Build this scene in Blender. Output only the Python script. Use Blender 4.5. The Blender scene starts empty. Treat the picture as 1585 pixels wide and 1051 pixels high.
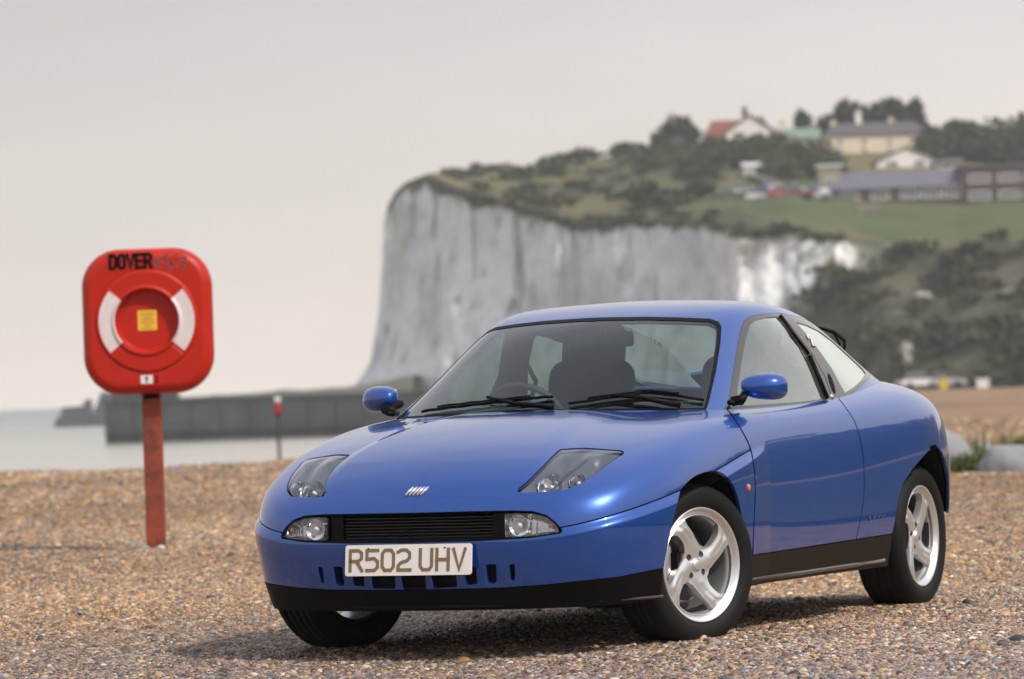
import bpy, math, random
import numpy as np
from mathutils import Vector, Matrix, noise
random.seed(7); rng = np.random.default_rng(7)
S = bpy.context.scene
COL = S.collection
# ------------------------------------------------------------------ camera
W_, H_ = 1585.0, 1051.0
FPX, DIST, LX, CAMH = 6823.14, 17.0728, -0.0408, 0.975
PITCH, ROLL, TH = [math.radians(a) for a in (-0.69473, -1.89938, 24.9781)]
cr, sr, cp, sp = math.cos(ROLL), math.sin(ROLL), math.cos(PITCH), math.sin(PITCH)
ct, st = math.cos(TH), math.sin(TH)
R_ = Vector((1, 0, 0)); F_ = Vector((0, cp, -sp)); U_ = Vector((0, sp, cp))
cam_d = bpy.data.cameras.new('camera'); cam = bpy.data.objects.new('camera', cam_d); COL.objects.link(cam)
cr_v = cr * R_ + sr * U_; cu_v = -sr * R_ + cr * U_
cam.matrix_world = Matrix(((cr_v.x, cu_v.x, -F_.x, 0), (cr_v.y, cu_v.y, -F_.y, 0), (cr_v.z, cu_v.z, -F_.z, CAMH), (0, 0, 0, 1)))
cam_d.sensor_width = 36; cam_d.lens = 36 * FPX / W_
cam_d.clip_start = 0.5; cam_d.clip_end = 60000
cam_d.dof.use_dof = True; cam_d.dof.focus_distance = 16.6; cam_d.dof.aperture_fstop = 4.8; cam_d.dof.aperture_blades = 7
S.camera = cam
# ------------------------------------------------------------------ sun and sky
SUN_EL, SUN_AZ = math.radians(46), math.radians(46)      # azimuth: from straight behind the camera towards its right
sd = Vector((math.sin(SUN_AZ) * math.cos(SUN_EL), -math.cos(SUN_AZ) * math.cos(SUN_EL), math.sin(SUN_EL)))
sun_d = bpy.data.lights.new('sun', 'SUN'); sun = bpy.data.objects.new('sun', sun_d); COL.objects.link(sun)
sun_d.energy = 3.3; sun_d.angle = math.radians(1.6); sun_d.color = (1, .93, .83)
sun.rotation_euler = sd.to_track_quat('Z', 'Y').to_euler(); sun.location = sd * 60
wd = bpy.data.worlds.new('World'); S.world = wd; wd.use_nodes = True
nt = wd.node_tree; nt.nodes.clear()
def nd(t, ty, **k):
    n = t.nodes.new(ty)
    for a, b in k.items():
        if a.startswith('i_'):
            n.inputs[a[2:].replace('_', ' ')].default_value = b
        else: setattr(n, a, b)
    return n
out = nd(nt, 'ShaderNodeOutputWorld'); bg = nd(nt, 'ShaderNodeBackground')
sky = nd(nt, 'ShaderNodeTexSky', sky_type='NISHITA', sun_disc=False, sun_elevation=SUN_EL, dust_density=4.0, ozone_density=1.5, air_density=1.0)
sky.sun_rotation = math.atan2(sd.x, sd.y)
tc = nd(nt, 'ShaderNodeTexCoord'); sx = nd(nt, 'ShaderNodeSeparateXYZ')
nt.links.new(tc.outputs['Generated'], sx.inputs[0])
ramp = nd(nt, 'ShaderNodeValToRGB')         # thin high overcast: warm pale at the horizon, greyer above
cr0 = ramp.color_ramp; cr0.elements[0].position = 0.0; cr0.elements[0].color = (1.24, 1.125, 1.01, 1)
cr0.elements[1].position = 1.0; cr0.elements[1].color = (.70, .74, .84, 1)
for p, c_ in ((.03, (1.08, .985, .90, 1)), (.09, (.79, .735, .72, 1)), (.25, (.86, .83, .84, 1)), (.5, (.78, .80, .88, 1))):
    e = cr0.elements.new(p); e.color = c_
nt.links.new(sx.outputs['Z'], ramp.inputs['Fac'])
mp = nd(nt, 'ShaderNodeMapping'); mp.inputs['Scale'].default_value = (1, 1, 4.5)
cn = nd(nt, 'ShaderNodeTexNoise', i_Scale=2.1, i_Detail=6.0, i_Roughness=.55)
nt.links.new(tc.outputs['Generated'], mp.inputs[0]); nt.links.new(mp.outputs[0], cn.inputs['Vector'])
cmr = nd(nt, 'ShaderNodeMapRange'); cmr.inputs['From Min'].default_value = .3; cmr.inputs['From Max'].default_value = .7
cmr.inputs['To Min'].default_value = .90; cmr.inputs['To Max'].default_value = 1.10
nt.links.new(cn.outputs['Fac'], cmr.inputs['Value'])
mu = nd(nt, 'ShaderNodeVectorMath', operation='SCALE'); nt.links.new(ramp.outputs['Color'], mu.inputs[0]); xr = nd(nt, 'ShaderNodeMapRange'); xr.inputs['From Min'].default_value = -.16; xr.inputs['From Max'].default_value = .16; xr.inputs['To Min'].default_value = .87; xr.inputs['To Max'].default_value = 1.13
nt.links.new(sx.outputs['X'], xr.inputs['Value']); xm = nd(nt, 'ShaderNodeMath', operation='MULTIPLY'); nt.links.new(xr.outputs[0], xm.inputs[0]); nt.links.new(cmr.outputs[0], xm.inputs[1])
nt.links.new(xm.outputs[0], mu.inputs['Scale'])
sk = nd(nt, 'ShaderNodeVectorMath', operation='SCALE'); sk.inputs['Scale'].default_value = .10
nt.links.new(sky.outputs[0], sk.inputs[0])
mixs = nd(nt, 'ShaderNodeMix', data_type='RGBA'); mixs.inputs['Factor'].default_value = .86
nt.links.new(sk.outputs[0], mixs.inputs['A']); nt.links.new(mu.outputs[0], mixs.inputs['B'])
# below the horizon the sky sphere goes dull
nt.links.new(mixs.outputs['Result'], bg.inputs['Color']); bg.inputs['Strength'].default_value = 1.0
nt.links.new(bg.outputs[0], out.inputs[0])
S.view_settings.view_transform = 'Standard'; S.view_settings.look = 'None'; S.view_settings.gamma = 1
S.view_settings.use_curve_mapping = False; S.view_settings.exposure = 0.0
S.render.engine = 'CYCLES'
# ------------------------------------------------------------------ geometry of the view, used to measure the place
def ray(px, py):
    a, b = px - W_ / 2, py - H_ / 2
    u = a * cr + b * sr; v = -a * sr + b * cr
    return F_ + R_ * (u / FPX) - U_ * (v / FPX)
def wpt(px, py, Y):
    r = ray(px, py); return Vector((r.x / r.y * Y, Y, CAMH + r.z / r.y * Y))
def horizon(px): return 633 - .03316 * (px - 45)
def on_ground(px, py):
    r = ray(px, py); t = -CAMH / r.z; return Vector((r.x * t, r.y * t, 0))
def car_px(P):          # car coordinates (n,3) -> pixels of the photograph
    P = np.asarray(P, float)
    X = LX - P[:, 0] * st + P[:, 1] * ct; Y = DIST - P[:, 0] * ct - P[:, 1] * st; Z = P[:, 2] - CAMH
    d = Y * cp - Z * sp; u = FPX * X / d; v = -FPX * (Z * cp + Y * sp) / d
    return np.stack([W_ / 2 + u * cr - v * sr, H_ / 2 + u * sr + v * cr], 1)
def uc(px, py, ax, val):     # pixel -> car coordinates on the plane ax = val
    def w2c(x, y): return (-(x - LX) * st - (y - DIST) * ct, (x - LX) * ct - (y - DIST) * st)
    o = np.array([*w2c(0, 0), CAMH]); r = ray(px, py); e = w2c(r.x, r.y); d = np.array([e[0] - o[0], e[1] - o[1], r.z])
    t = (val - o[ax]) / d[ax]; return o + t * d
# ------------------------------------------------------------------ materials
MATS = {}
def mat(name, col=(.5, .5, .5), rough=.5, metal=0., coat=0., bump=None, vary=None, trans=0., emit=None, spec=.5, coords='Object', vary2=None):
    """bump=(scale,strength,distance)  vary=(scale,color2,contrast)"""
    if name in MATS: return MATS[name]
    m = bpy.data.materials.new(name); m.use_nodes = True; t = m.node_tree; b = t.nodes['Principled BSDF']
    b.inputs['Base Color'].default_value = (*col, 1); b.inputs['Roughness'].default_value = rough
    b.inputs['Metallic'].default_value = metal; b.inputs['Coat Weight'].default_value = coat
    b.inputs['Coat Roughness'].default_value = .02
    b.inputs['Specular IOR Level'].default_value = spec
    b.inputs['Transmission Weight'].default_value = trans
    c = nd(t, 'ShaderNodeTexCoord')
    if vary:
        n = nd(t, 'ShaderNodeTexNoise', i_Scale=vary[0], i_Detail=7.0, i_Roughness=.62); t.links.new(c.outputs[coords], n.inputs['Vector'])
        r = nd(t, 'ShaderNodeMapRange'); k = vary[2] if len(vary) > 2 else .15
        r.inputs['From Min'].default_value = .5 - k; r.inputs['From Max'].default_value = .5 + k; t.links.new(n.outputs['Fac'], r.inputs['Value'])
        x = nd(t, 'ShaderNodeMix', data_type='RGBA'); x.inputs['A'].default_value = (*col, 1); x.inputs['B'].default_value = (*vary[1], 1)
        t.links.new(r.outputs[0], x.inputs['Factor']); last = x.outputs['Result']
        if vary2:
            n2 = nd(t, 'ShaderNodeTexNoise', i_Scale=vary2[0], i_Detail=4.0, i_Roughness=.6); t.links.new(c.outputs[coords], n2.inputs['Vector'])
            r2 = nd(t, 'ShaderNodeMapRange'); r2.inputs['From Min'].default_value = .5; r2.inputs['From Max'].default_value = .62; t.links.new(n2.outputs['Fac'], r2.inputs['Value'])
            x2 = nd(t, 'ShaderNodeMix', data_type='RGBA'); x2.inputs['B'].default_value = (*vary2[1], 1)
            t.links.new(last, x2.inputs['A']); t.links.new(r2.outputs[0], x2.inputs['Factor']); last = x2.outputs['Result']
        t.links.new(last, b.inputs['Base Color'])
    if bump:
        n = nd(t, 'ShaderNodeTexNoise', i_Scale=bump[0], i_Detail=5.0, i_Roughness=.6); t.links.new(c.outputs[coords], n.inputs['Vector'])
        bp = nd(t, 'ShaderNodeBump'); bp.inputs['Strength'].default_value = bump[1]; bp.inputs['Distance'].default_value = bump[2]
        t.links.new(n.outputs['Fac'], bp.inputs['Height']); t.links.new(bp.outputs[0], b.inputs['Normal'])
    if emit:
        b.inputs['Emission Color'].default_value = (*emit[0], 1); b.inputs['Emission Strength'].default_value = emit[1]
    MATS[name] = m; return m
def glass(name, tint, gain=1.7, gcol=(1, 1, 1), rough=0.0):
    m = bpy.data.materials.new(name); m.use_nodes = True; t = m.node_tree; t.nodes.clear()
    o = nd(t, 'ShaderNodeOutputMaterial'); tr = nd(t, 'ShaderNodeBsdfTransparent'); tr.inputs[0].default_value = (*tint, 1)
    g = nd(t, 'ShaderNodeBsdfGlossy'); g.inputs['Roughness'].default_value = rough; g.inputs['Color'].default_value = (*gcol, 1)
    ge = nd(t, 'ShaderNodeNewGeometry'); dp = nd(t, 'ShaderNodeVectorMath', operation='DOT_PRODUCT'); t.links.new(ge.outputs['Normal'], dp.inputs[0]); t.links.new(ge.outputs['Incoming'], dp.inputs[1])
    ab = nd(t, 'ShaderNodeMath', operation='ABSOLUTE'); t.links.new(dp.outputs['Value'], ab.inputs[0]); om = nd(t, 'ShaderNodeMath', operation='SUBTRACT', use_clamp=True); om.inputs[0].default_value = 1; t.links.new(ab.outputs[0], om.inputs[1])
    pwn = nd(t, 'ShaderNodeMath', operation='POWER'); pwn.inputs[1].default_value = 5; t.links.new(om.outputs[0], pwn.inputs[0]); f = nd(t, 'ShaderNodeMath', operation='MULTIPLY_ADD'); f.inputs[1].default_value = .96; f.inputs[2].default_value = .04; t.links.new(pwn.outputs[0], f.inputs[0])
    k = nd(t, 'ShaderNodeMath', operation='MULTIPLY', use_clamp=True); k.inputs[1].default_value = gain
    x = nd(t, 'ShaderNodeMixShader'); t.links.new(f.outputs[0], k.inputs[0]); t.links.new(k.outputs[0], x.inputs[0])
    t.links.new(tr.outputs[0], x.inputs[1]); t.links.new(g.outputs[0], x.inputs[2]); t.links.new(x.outputs[0], o.inputs[0])
    MATS[name] = m; return m
M_blue = mat('blue_paint', (.0015, .066, .345), .30, .45, 1.0)
M_blue.node_tree.nodes['Principled BSDF'].inputs['Coat IOR'].default_value = 1.66
M_black = mat('black_plastic', (.0035, .0033, .0035), .5, spec=.12)
M_sill = mat('dark_lower_trim', (.006, .0045, .004), .36, spec=.16, bump=(200, .15, .001))
M_trim = mat('window_trim', (.055, .045, .04), .18, .2, .6)
M_rubber = mat('tyre_rubber', (.008, .008, .008), .66, spec=.25, bump=(120, .2, .001))
M_alloy = mat('alloy_silver', (.80, .80, .81), .40, .85, .25)
M_alloyd = mat('dark_metal', (.12, .12, .12), .4, .8)
M_chrome = mat('chrome', (.9, .9, .9), .06, 1.)
M_lampin = mat('lamp_bowl_grey', (.15, .16, .18), .24, .8)
M_int = mat('interior_fabric', (.045, .05, .055), .8, bump=(150, .3, .001))
M_intp = mat('interior_plastic', (.03, .033, .036), .6)
M_white = mat('white_plastic', (.78, .76, .72), .4)
M_plate = mat('plate_white', (.93, .89, .87), .3, vary=(14, (.80, .76, .73), .2))
M_char = mat('plate_characters', (.22, .15, .08), .45)
M_amber = mat('amber_lens', (.7, .17, .02), .15, coat=1)
M_red = mat('red_lens', (.4, .01, .01), .15, coat=1)
G_ws = glass('windscreen_glass', (.72, .87, .84), 1.5)
G_side = glass('side_glass', (.78, .86, .80), 3.9, (.95, 1, .90))
G_rear = glass('rear_glass', (.78, .88, .85), 1.5)
G_lamp = glass('lamp_glass', (.93, .95, .97), 1.2)
# ------------------------------------------------------------------ object helpers
def link(o, parent=None):
    COL.objects.link(o)
    if parent is not None: o.parent = parent
    return o
def props(o, label=None, cat=None, group=None, kind=None):
    for k, v in (('label', label), ('category', cat), ('group', group), ('kind', kind)):
        if v: o[k] = v
    return o
def empty(name, loc, rz=0, **k):
    o = bpy.data.objects.new(name, None); o.empty_display_size = .3; o.location = loc; o.rotation_euler = (0, 0, rz); link(o); return props(o, **k)
def mesh_obj(name, V, Fc, m, parent=None, smooth=False, normals=None, **k):
    me = bpy.data.meshes.new(name); me.from_pydata([tuple(v) for v in V], [], [tuple(int(i) for i in f) for f in Fc]); me.update()
    if smooth: me.polygons.foreach_set('use_smooth', [True] * len(me.polygons))
    ms = m if isinstance(m, (list, tuple)) else [m]
    for q in ms: me.materials.append(q)
    if normals is not None: me.normals_split_custom_set_from_vertices([tuple(n) for n in normals])
    o = bpy.data.objects.new(name, me); link(o, parent); return props(o, **k)
class MB:
    """collects simple solids into one mesh"""
    def __init__(s): s.V = []; s.F = []; s.mi = []; s.cur = 0
    def add(s, V, F):
        n = len(s.V); s.V += [Vector(v) for v in V]; s.F += [[i + n for i in f] for f in F]; s.mi += [s.cur] * len(F)
    def box(s, c, d, rz=0, M=None, taper=1.0):
        x, y, z = [a / 2 for a in d]; V = []
        for zz, k in ((-z, 1), (z, taper)):
            for (a, b) in ((-x, -y), (x, -y), (x, y), (-x, y)): V.append(Vector((a * k, b * k, zz)))
        if M is not None: V = [M @ v for v in V]
        if rz: V = [Matrix.Rotation(rz, 3, 'Z') @ v for v in V]
        s.add([v + Vector(c) for v in V], [(0, 3, 2, 1), (4, 5, 6, 7), (0, 1, 5, 4), (1, 2, 6, 5), (2, 3, 7, 6), (3, 0, 4, 7)])
    def rbox(s, c, d, r, M=None, seg=3):
        """box with rounded vertical profile in all directions (superellipsoid-like grid)"""
        V = []; F = []; nu, nv = 4 * (seg + 1), 2 * (seg + 1)
        hx, hy, hz = [a / 2 for a in d]
        for j in range(nv):
            ph = (j // (seg + 1)) ; pj = j % (seg + 1)
            ang = -math.pi / 2 + (pj / seg) * math.pi / 2 if ph == 0 else (pj / seg) * math.pi / 2
            zc = (-hz + r) if ph == 0 else (hz - r)
            for i in range(nu):
                q = i // (seg + 1); qi = i % (seg + 1); a = q * math.pi / 2 + (qi / seg) * math.pi / 2
                cx = (hx - r) * (1 if q in (0, 3) else -1); cy = (hy - r) * (1 if q in (0, 1) else -1)
                V.append(Vector((cx + r * math.cos(ang) * math.cos(a), cy + r * math.cos(ang) * math.sin(a), zc + r * math.sin(ang))))
        for j in range(nv - 1):
            for i in range(nu): F.append((j * nu + i, j * nu + (i + 1) % nu, (j + 1) * nu + (i + 1) % nu, (j + 1) * nu + i))
        F.append(tuple(range(nu))[::-1]); F.append(tuple(range((nv - 1) * nu, nv * nu)))
        if M is not None: V = [M @ v for v in V]
        s.add([v + Vector(c) for v in V], F)
    def tube(s, pts, r, n=8, cap=True):
        pts = [Vector(p) for p in pts]; rs = r if isinstance(r, (list, tuple)) else [r] * len(pts); V = []; F = []
        up = Vector((0, 0, 1))
        for i, p in enumerate(pts):
            t = (pts[min(i + 1, len(pts) - 1)] - pts[max(i - 1, 0)]).normalized()
            if abs(t.dot(up)) > .9: up = Vector((1, 0, 0))
            a = t.cross(up).normalized(); b = a.cross(t).normalized(); up = b
            for k in range(n): V.append(p + (a * math.cos(2 * math.pi * k / n) + b * math.sin(2 * math.pi * k / n)) * rs[i])
        for i in range(len(pts) - 1):
            for k in range(n): F.append((i * n + k, i * n + (k + 1) % n, (i + 1) * n + (k + 1) % n, (i + 1) * n + k))
        if cap: F.append(tuple(range(n))[::-1]); F.append(tuple(range((len(pts) - 1) * n, len(pts) * n)))
        s.add(V, F)
    def lathe(s, prof, n=48, axis='y', c=(0, 0, 0), closed=False):
        V = []; F = []
        for r, h in prof:
            for k in range(n):
                a = 2 * math.pi * k / n
                v = (r * math.cos(a), h, r * math.sin(a)) if axis == 'y' else ((h, r * math.cos(a), r * math.sin(a)) if axis == 'x' else (r * math.cos(a), r * math.sin(a), h))
                V.append(Vector(v) + Vector(c))
        m = len(prof)
        for i in range(m if closed else m - 1):
            j = (i + 1) % m
            for k in range(n): F.append((i * n + k, i * n + (k + 1) % n, j * n + (k + 1) % n, j * n + k))
        s.add(V, F)
    def prism(s, poly, z0, z1):
        n = len(poly); s.add([(x, y, z0) for x, y in poly] + [(x, y, z1) for x, y in poly],
                             [tuple(range(n))[::-1], tuple(range(n, 2 * n))] + [(i, (i + 1) % n, n + (i + 1) % n, n + i) for i in range(n)])
    def build(s, name, m, parent=None, smooth=False, **k):
        o = mesh_obj(name, s.V, s.F, m, parent, smooth, **k)
        if isinstance(m, (list, tuple)): o.data.polygons.foreach_set('material_index', s.mi)
        return o
def bevel(o, w, seg=2):
    b = o.modifiers.new('bevel', 'BEVEL'); b.width = w; b.segments = seg; b.limit_method = 'ANGLE'; return o
def catmull(pts, n=8, closed=False):
    P = [np.array(p, float) for p in pts]; out = []; m = len(P)
    rngi = range(m if closed else m - 1)
    for i in rngi:
        g = lambda k: P[k % m] if closed else P[min(max(k, 0), m - 1)]
        a, b, c, d = g(i - 1), g(i), g(i + 1), g(i + 2)
        for k in range(n):
            t = k / n; out.append(.5 * ((2 * b) + (c - a) * t + (2 * a - 5 * b + 4 * c - d) * t * t + (3 * b - a - 3 * c + d) * t ** 3))
    if not closed: out.append(P[-1])
    return [tuple(p) for p in out]
def sdf(Q, poly):
    """signed distance of points Q (n,2) to polygon, positive inside"""
    Q = np.asarray(Q, float); P = np.asarray(poly, float); n = len(P)
    d = np.full(len(Q), 1e9); ins = np.zeros(len(Q), bool)
    for i in range(n):
        a, b = P[i], P[(i + 1) % n]; e = b - a; w = Q - a
        L = (e @ e) or 1e-12
        t = np.clip((w @ e) / L, 0, 1); q = w - t[:, None] * e; d = np.minimum(d, (q * q).sum(1))
        c = ((a[1] > Q[:, 1]) != (b[1] > Q[:, 1]))
        if abs(e[1]) > 1e-12: ins ^= c & (Q[:, 0] < a[0] + (Q[:, 1] - a[1]) * e[0] / e[1])
    return np.where(ins, 1, -1) * np.sqrt(d)
# ------------------------------------------------------------------ surfaces: smooth nets, level-set trimming
def bmat(n_data, ts):
    B = np.zeros((len(ts), n_data))
    for r, t in enumerate(ts):
        i = int(min(max(math.floor(t), 1), n_data - 3)); f = t - i
        B[r, i - 1:i + 3] = [(1 - f) ** 3 / 6, (3 * f ** 3 - 6 * f ** 2 + 4) / 6, (-3 * f ** 3 + 3 * f ** 2 + 3 * f + 1) / 6, f ** 3 / 6]
    return B
def fitc(P, lam):
    """controls of a cubic spline near the data rows P (n,k)"""
    n = len(P); A = np.zeros((n, n))
    for i in range(n):
        A[i, i] = 4 / 6
        if i > 0: A[i, i - 1] = 1 / 6
        if i < n - 1: A[i, i + 1] = 1 / 6
    A[0, :] = 0; A[0, 0] = 1; A[-1, :] = 0; A[-1, -1] = 1
    Dm = np.diff(np.eye(n), 3, axis=0)
    return np.linalg.solve(A.T @ A + lam * Dm.T @ Dm, A.T @ P)
class Surf:
    """V (n,3) positions, N normals, T triangles"""
    def __init__(s, V, N, T): s.V, s.N, s.T = V, N, T
    def copy(s): return Surf(s.V.copy(), s.N.copy(), s.T.copy())
def net_surface(net, nu, nv, mu0, mu1, mv0, mv1, lam=.02, disp=None):
    """net (U,V,3); m** = mirror flags (y -> -y) at the ends"""
    def ext(A, m0, m1):
        f = np.array([1, -1, 1.])
        a = [A[2] * f, A[1] * f] if m0 else [3 * A[0] - 2 * A[1], 2 * A[0] - A[1]]
        b = [A[-2] * f, A[-3] * f] if m1 else [2 * A[-1] - A[-2], 3 * A[-1] - 2 * A[-2]]
        return np.concatenate([np.array(a), A, np.array(b)])
    A = np.asarray(net, float); U, Vn = A.shape[:2]
    A = ext(A, mu0, mu1); A = ext(A.transpose(1, 0, 2), mv0, mv1).transpose(1, 0, 2)
    n0, n1 = A.shape[:2]
    C = fitc(A.reshape(n0, -1), lam).reshape(n0, n1, 3)
    C = fitc(C.transpose(1, 0, 2).reshape(n1, -1), lam).reshape(n1, n0, 3).transpose(1, 0, 2)
    Bu = bmat(n0, np.linspace(2, n0 - 3, nu)); Bv = bmat(n1, np.linspace(2, n1 - 3, nv))
    G = np.einsum('ai,ijk,bj->abk', Bu, C, Bv)
    def nrm(G):
        du = np.gradient(G, axis=0); dv = np.gradient(G, axis=1); N = np.cross(du, dv); L = np.linalg.norm(N, axis=2, keepdims=True); return N / np.maximum(L, 1e-12)
    N = nrm(G)
    if disp is not None:
        G, N = disp(G, N, nrm)
    V = G.reshape(-1, 3); NN = N.reshape(-1, 3).copy()
    mid = np.abs(V[:, 1]) < 1e-4; NN[mid, 1] = 0; NN /= np.maximum(np.linalg.norm(NN, axis=1, keepdims=True), 1e-12)
    i = np.arange(nu - 1)[:, None] * nv + np.arange(nv - 1)[None, :]; a = i.ravel(); b = a + nv; c = b + 1; d = a + 1
    T = np.concatenate([np.stack([a, b, c], 1), np.stack([a, c, d], 1)])
    return Surf(V, NN, T)
def clip(s, d):
    """keep the part of s where d>0 (d per vertex)"""
    d = np.asarray(d, float); d = np.where(np.abs(d) < 1e-9, 1e-9, d)
    pos = d > 0; k = pos[s.T].sum(1)
    full = s.T[k == 3]; newT = [full]
    V = [s.V]; N = [s.N]; nxt = len(s.V); cache = {}
    extraV = []; extraN = []; tris = []
    for t in s.T[(k == 1) | (k == 2)]:
        def cut(a, b):
            nonlocal nxt
            key = (a, b) if a < b else (b, a)
            if key not in cache:
                a_, b_ = key; w = d[a_] / (d[a_] - d[b_]); extraV.append(s.V[a_] + w * (s.V[b_] - s.V[a_]))
                n = s.N[a_] + w * (s.N[b_] - s.N[a_]); extraN.append(n / (np.linalg.norm(n) or 1)); cache[key] = nxt; nxt += 1
            return cache[key]
        p = [bool(pos[q]) for q in t]
        if sum(p) == 1:
            r = p.index(True); a, b, c = t[r], t[(r + 1) % 3], t[(r + 2) % 3]; tris.append((a, cut(a, b), cut(a, c)))
        else:
            r = p.index(False); a, b, c = t[r], t[(r + 1) % 3], t[(r + 2) % 3]; ab, ac = cut(a, b), cut(a, c)
            tris.append((ab, b, c)); tris.append((ab, c, ac))
    if extraV: V.append(np.array(extraV)); N.append(np.array(extraN))
    if tris: newT.append(np.array(tris))
    V = np.concatenate(V); N = np.concatenate(N); T = np.concatenate(newT)
    if len(T) == 0: return Surf(np.zeros((0, 3)), np.zeros((0, 3)), np.zeros((0, 3), int))
    used = np.unique(T); mp_ = np.full(len(V), -1); mp_[used] = np.arange(len(used))
    return Surf(V[used], N[used], mp_[T])
def boundary(T):
    e = np.concatenate([T[:, [0, 1]], T[:, [1, 2]], T[:, [2, 0]]]); key = np.sort(e, 1)
    u, inv, cnt = np.unique(key, axis=0, return_inverse=True, return_counts=True)
    return e[cnt[inv.ravel()] == 1]
def surf_obj(name, s, m, parent, both=True, flange=.012, off=0., flat=False, split=False, **k):
    """object(s) from a left-half surface; both = mirror across y=0 into the same mesh; split = a second object for the mirrored side"""
    if len(s.T) == 0: print('EMPTY', name); return None
    V = s.V + s.N * off; N = s.N.copy(); T = [s.T]; VV = [V]; NN = [N]; n = len(V)
    if flange:
        E = boundary(s.T); E = E[~((np.abs(V[E[:, 0], 1]) < 2e-3) & (np.abs(V[E[:, 1], 1]) < 2e-3))]
        if len(E):
            a, b = V[E[:, 0]], V[E[:, 1]]; na, nb = N[E[:, 0]], N[E[:, 1]]
            a2, b2 = a - na * flange, b - nb * flange; w = np.cross(b - a, na); w /= np.maximum(np.linalg.norm(w, axis=1, keepdims=True), 1e-12)
            m_ = len(E); VV.append(np.concatenate([a, b, b2, a2])); NN.append(np.concatenate([w, w, w, w]))
            i = np.arange(m_); A, B, C, D = n + i, n + m_ + i, n + 2 * m_ + i, n + 3 * m_ + i
            T += [np.stack([A, D, C], 1), np.stack([A, C, B], 1)]
    V = np.concatenate(VV); N = np.concatenate(NN); T = np.concatenate(T)
    f = np.array([1, -1, 1.])
    if both and not split:
        n = len(V); V2 = np.concatenate([V, V * f]); N2 = np.concatenate([N, N * f]); T2 = np.concatenate([T, T[:, ::-1] + n])
        return mesh_obj(name, V2, T2, m, parent, True, N2, **k)
    o = mesh_obj(name, V, T, m, parent, True, N, **k)
    if split: return o, mesh_obj(name, V * f, T[:, ::-1], m, parent, True, N * f, **k)
    return o
# ================================================================== THE CAR
CAR = empty('parked_car', (LX, DIST, 0), math.atan2(-ct, -st), label='bright blue low coupe parked on the shingle, front wheels turned, with slanting wheel arches', cat='car')
lower = [
 [(.800,0,.185),(.828,0,.27),(.848,0,.42),(.822,0,.560),(.720,0,.664),(.45,0,.790),(.05,0,.869),(-.45,0,.905)],
 [(.785,.28,.185),(.812,.29,.27),(.835,.30,.42),(.805,.30,.556),(.700,.29,.662),(.43,.27,.787),(.03,.20,.866),(-.47,0,.906)],
 [(.738,.52,.187),(.768,.535,.275),(.792,.55,.43),(.760,.545,.555),(.655,.53,.660),(.38,.49,.782),(-.02,.36,.865),(-.5,0,.907)],
 [(.640,.668,.19),(.672,.688,.285),(.690,.702,.45),(.658,.700,.560),(.545,.682,.668),(.28,.62,.786),(-.08,.44,.867),(-.53,0,.908)],
 [(.500,.755,.195),(.525,.775,.30),(.542,.792,.46),(.525,.786,.580),(.410,.775,.688),(.18,.70,.802),(-.15,.52,.866),(-.57,0,.91)],
 [(.300,.82,.20),(.305,.842,.31),(.310,.858,.47),(.295,.852,.610),(.21,.822,.715),(.05,.745,.812),(-.23,.57,.873),(-.62,0,.912)],
 [(0,.845,.205),(0,.862,.31),(0,.88,.48),(-.01,.874,.655),(-.05,.835,.755),(-.12,.765,.838),(-.35,.60,.887),(-.7,0,.915)],
 [(-.40,.845,.205),(-.40,.862,.315),(-.40,.878,.48),(-.40,.873,.70),(-.42,.842,.80),(-.46,.785,.862),(-.55,.64,.90),(-.8,0,.92)],
 [(-.90,.845,.205),(-.90,.862,.315),(-.90,.876,.48),(-.90,.872,.70),(-.90,.843,.805),(-.92,.790,.872),(-.95,.65,.91),(-1.1,0,.93)],
 [(-1.45,.845,.205),(-1.45,.862,.315),(-1.45,.876,.48),(-1.45,.874,.70),(-1.45,.848,.81),(-1.45,.792,.885),(-1.45,.65,.93),(-1.45,0,.94)],
 [(-2.0,.848,.205),(-2.0,.865,.32),(-2.0,.884,.50),(-2.0,.882,.71),(-2.0,.862,.82),(-2.0,.80,.912),(-2.0,.64,.975),(-1.95,0,.98)],
 [(-2.5,.845,.21),(-2.5,.865,.33),(-2.5,.884,.52),(-2.5,.882,.70),(-2.5,.862,.82),(-2.48,.795,.918),(-2.46,.60,.985),(-2.3,0,1.0)],
 [(-2.82,.770,.22),(-2.84,.790,.34),(-2.85,.808,.53),(-2.84,.803,.70),(-2.82,.772,.82),(-2.79,.705,.905),(-2.74,.52,.972),(-2.5,0,.99)],
 [(-3.09,.62,.24),(-3.12,.648,.35),(-3.15,.668,.54),(-3.12,.658,.70),(-3.07,.62,.81),(-3.00,.555,.888),(-2.88,.42,.952),(-2.63,0,.975)],
 [(-3.27,.41,.25),(-3.31,.43,.36),(-3.34,.44,.54),(-3.30,.43,.70),(-3.24,.40,.80),(-3.16,.36,.872),(-3.01,.28,.935),(-2.72,0,.965)],
 [(-3.33,0,.25),(-3.37,0,.36),(-3.40,0,.54),(-3.36,0,.70),(-3.30,0,.80),(-3.21,0,.868),(-3.05,0,.93),(-2.75,0,.96)]]
def _mid(a, b): a, b = np.array(a, float), np.array(b, float); m_ = (a + b) / 2; m_[2] = b[2] - (b[2] - a[2]) * .25; return tuple(m_)
lower = [list(r[:7]) + [_mid(r[6], r[7])] + [r[7]] for r in lower]
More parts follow.
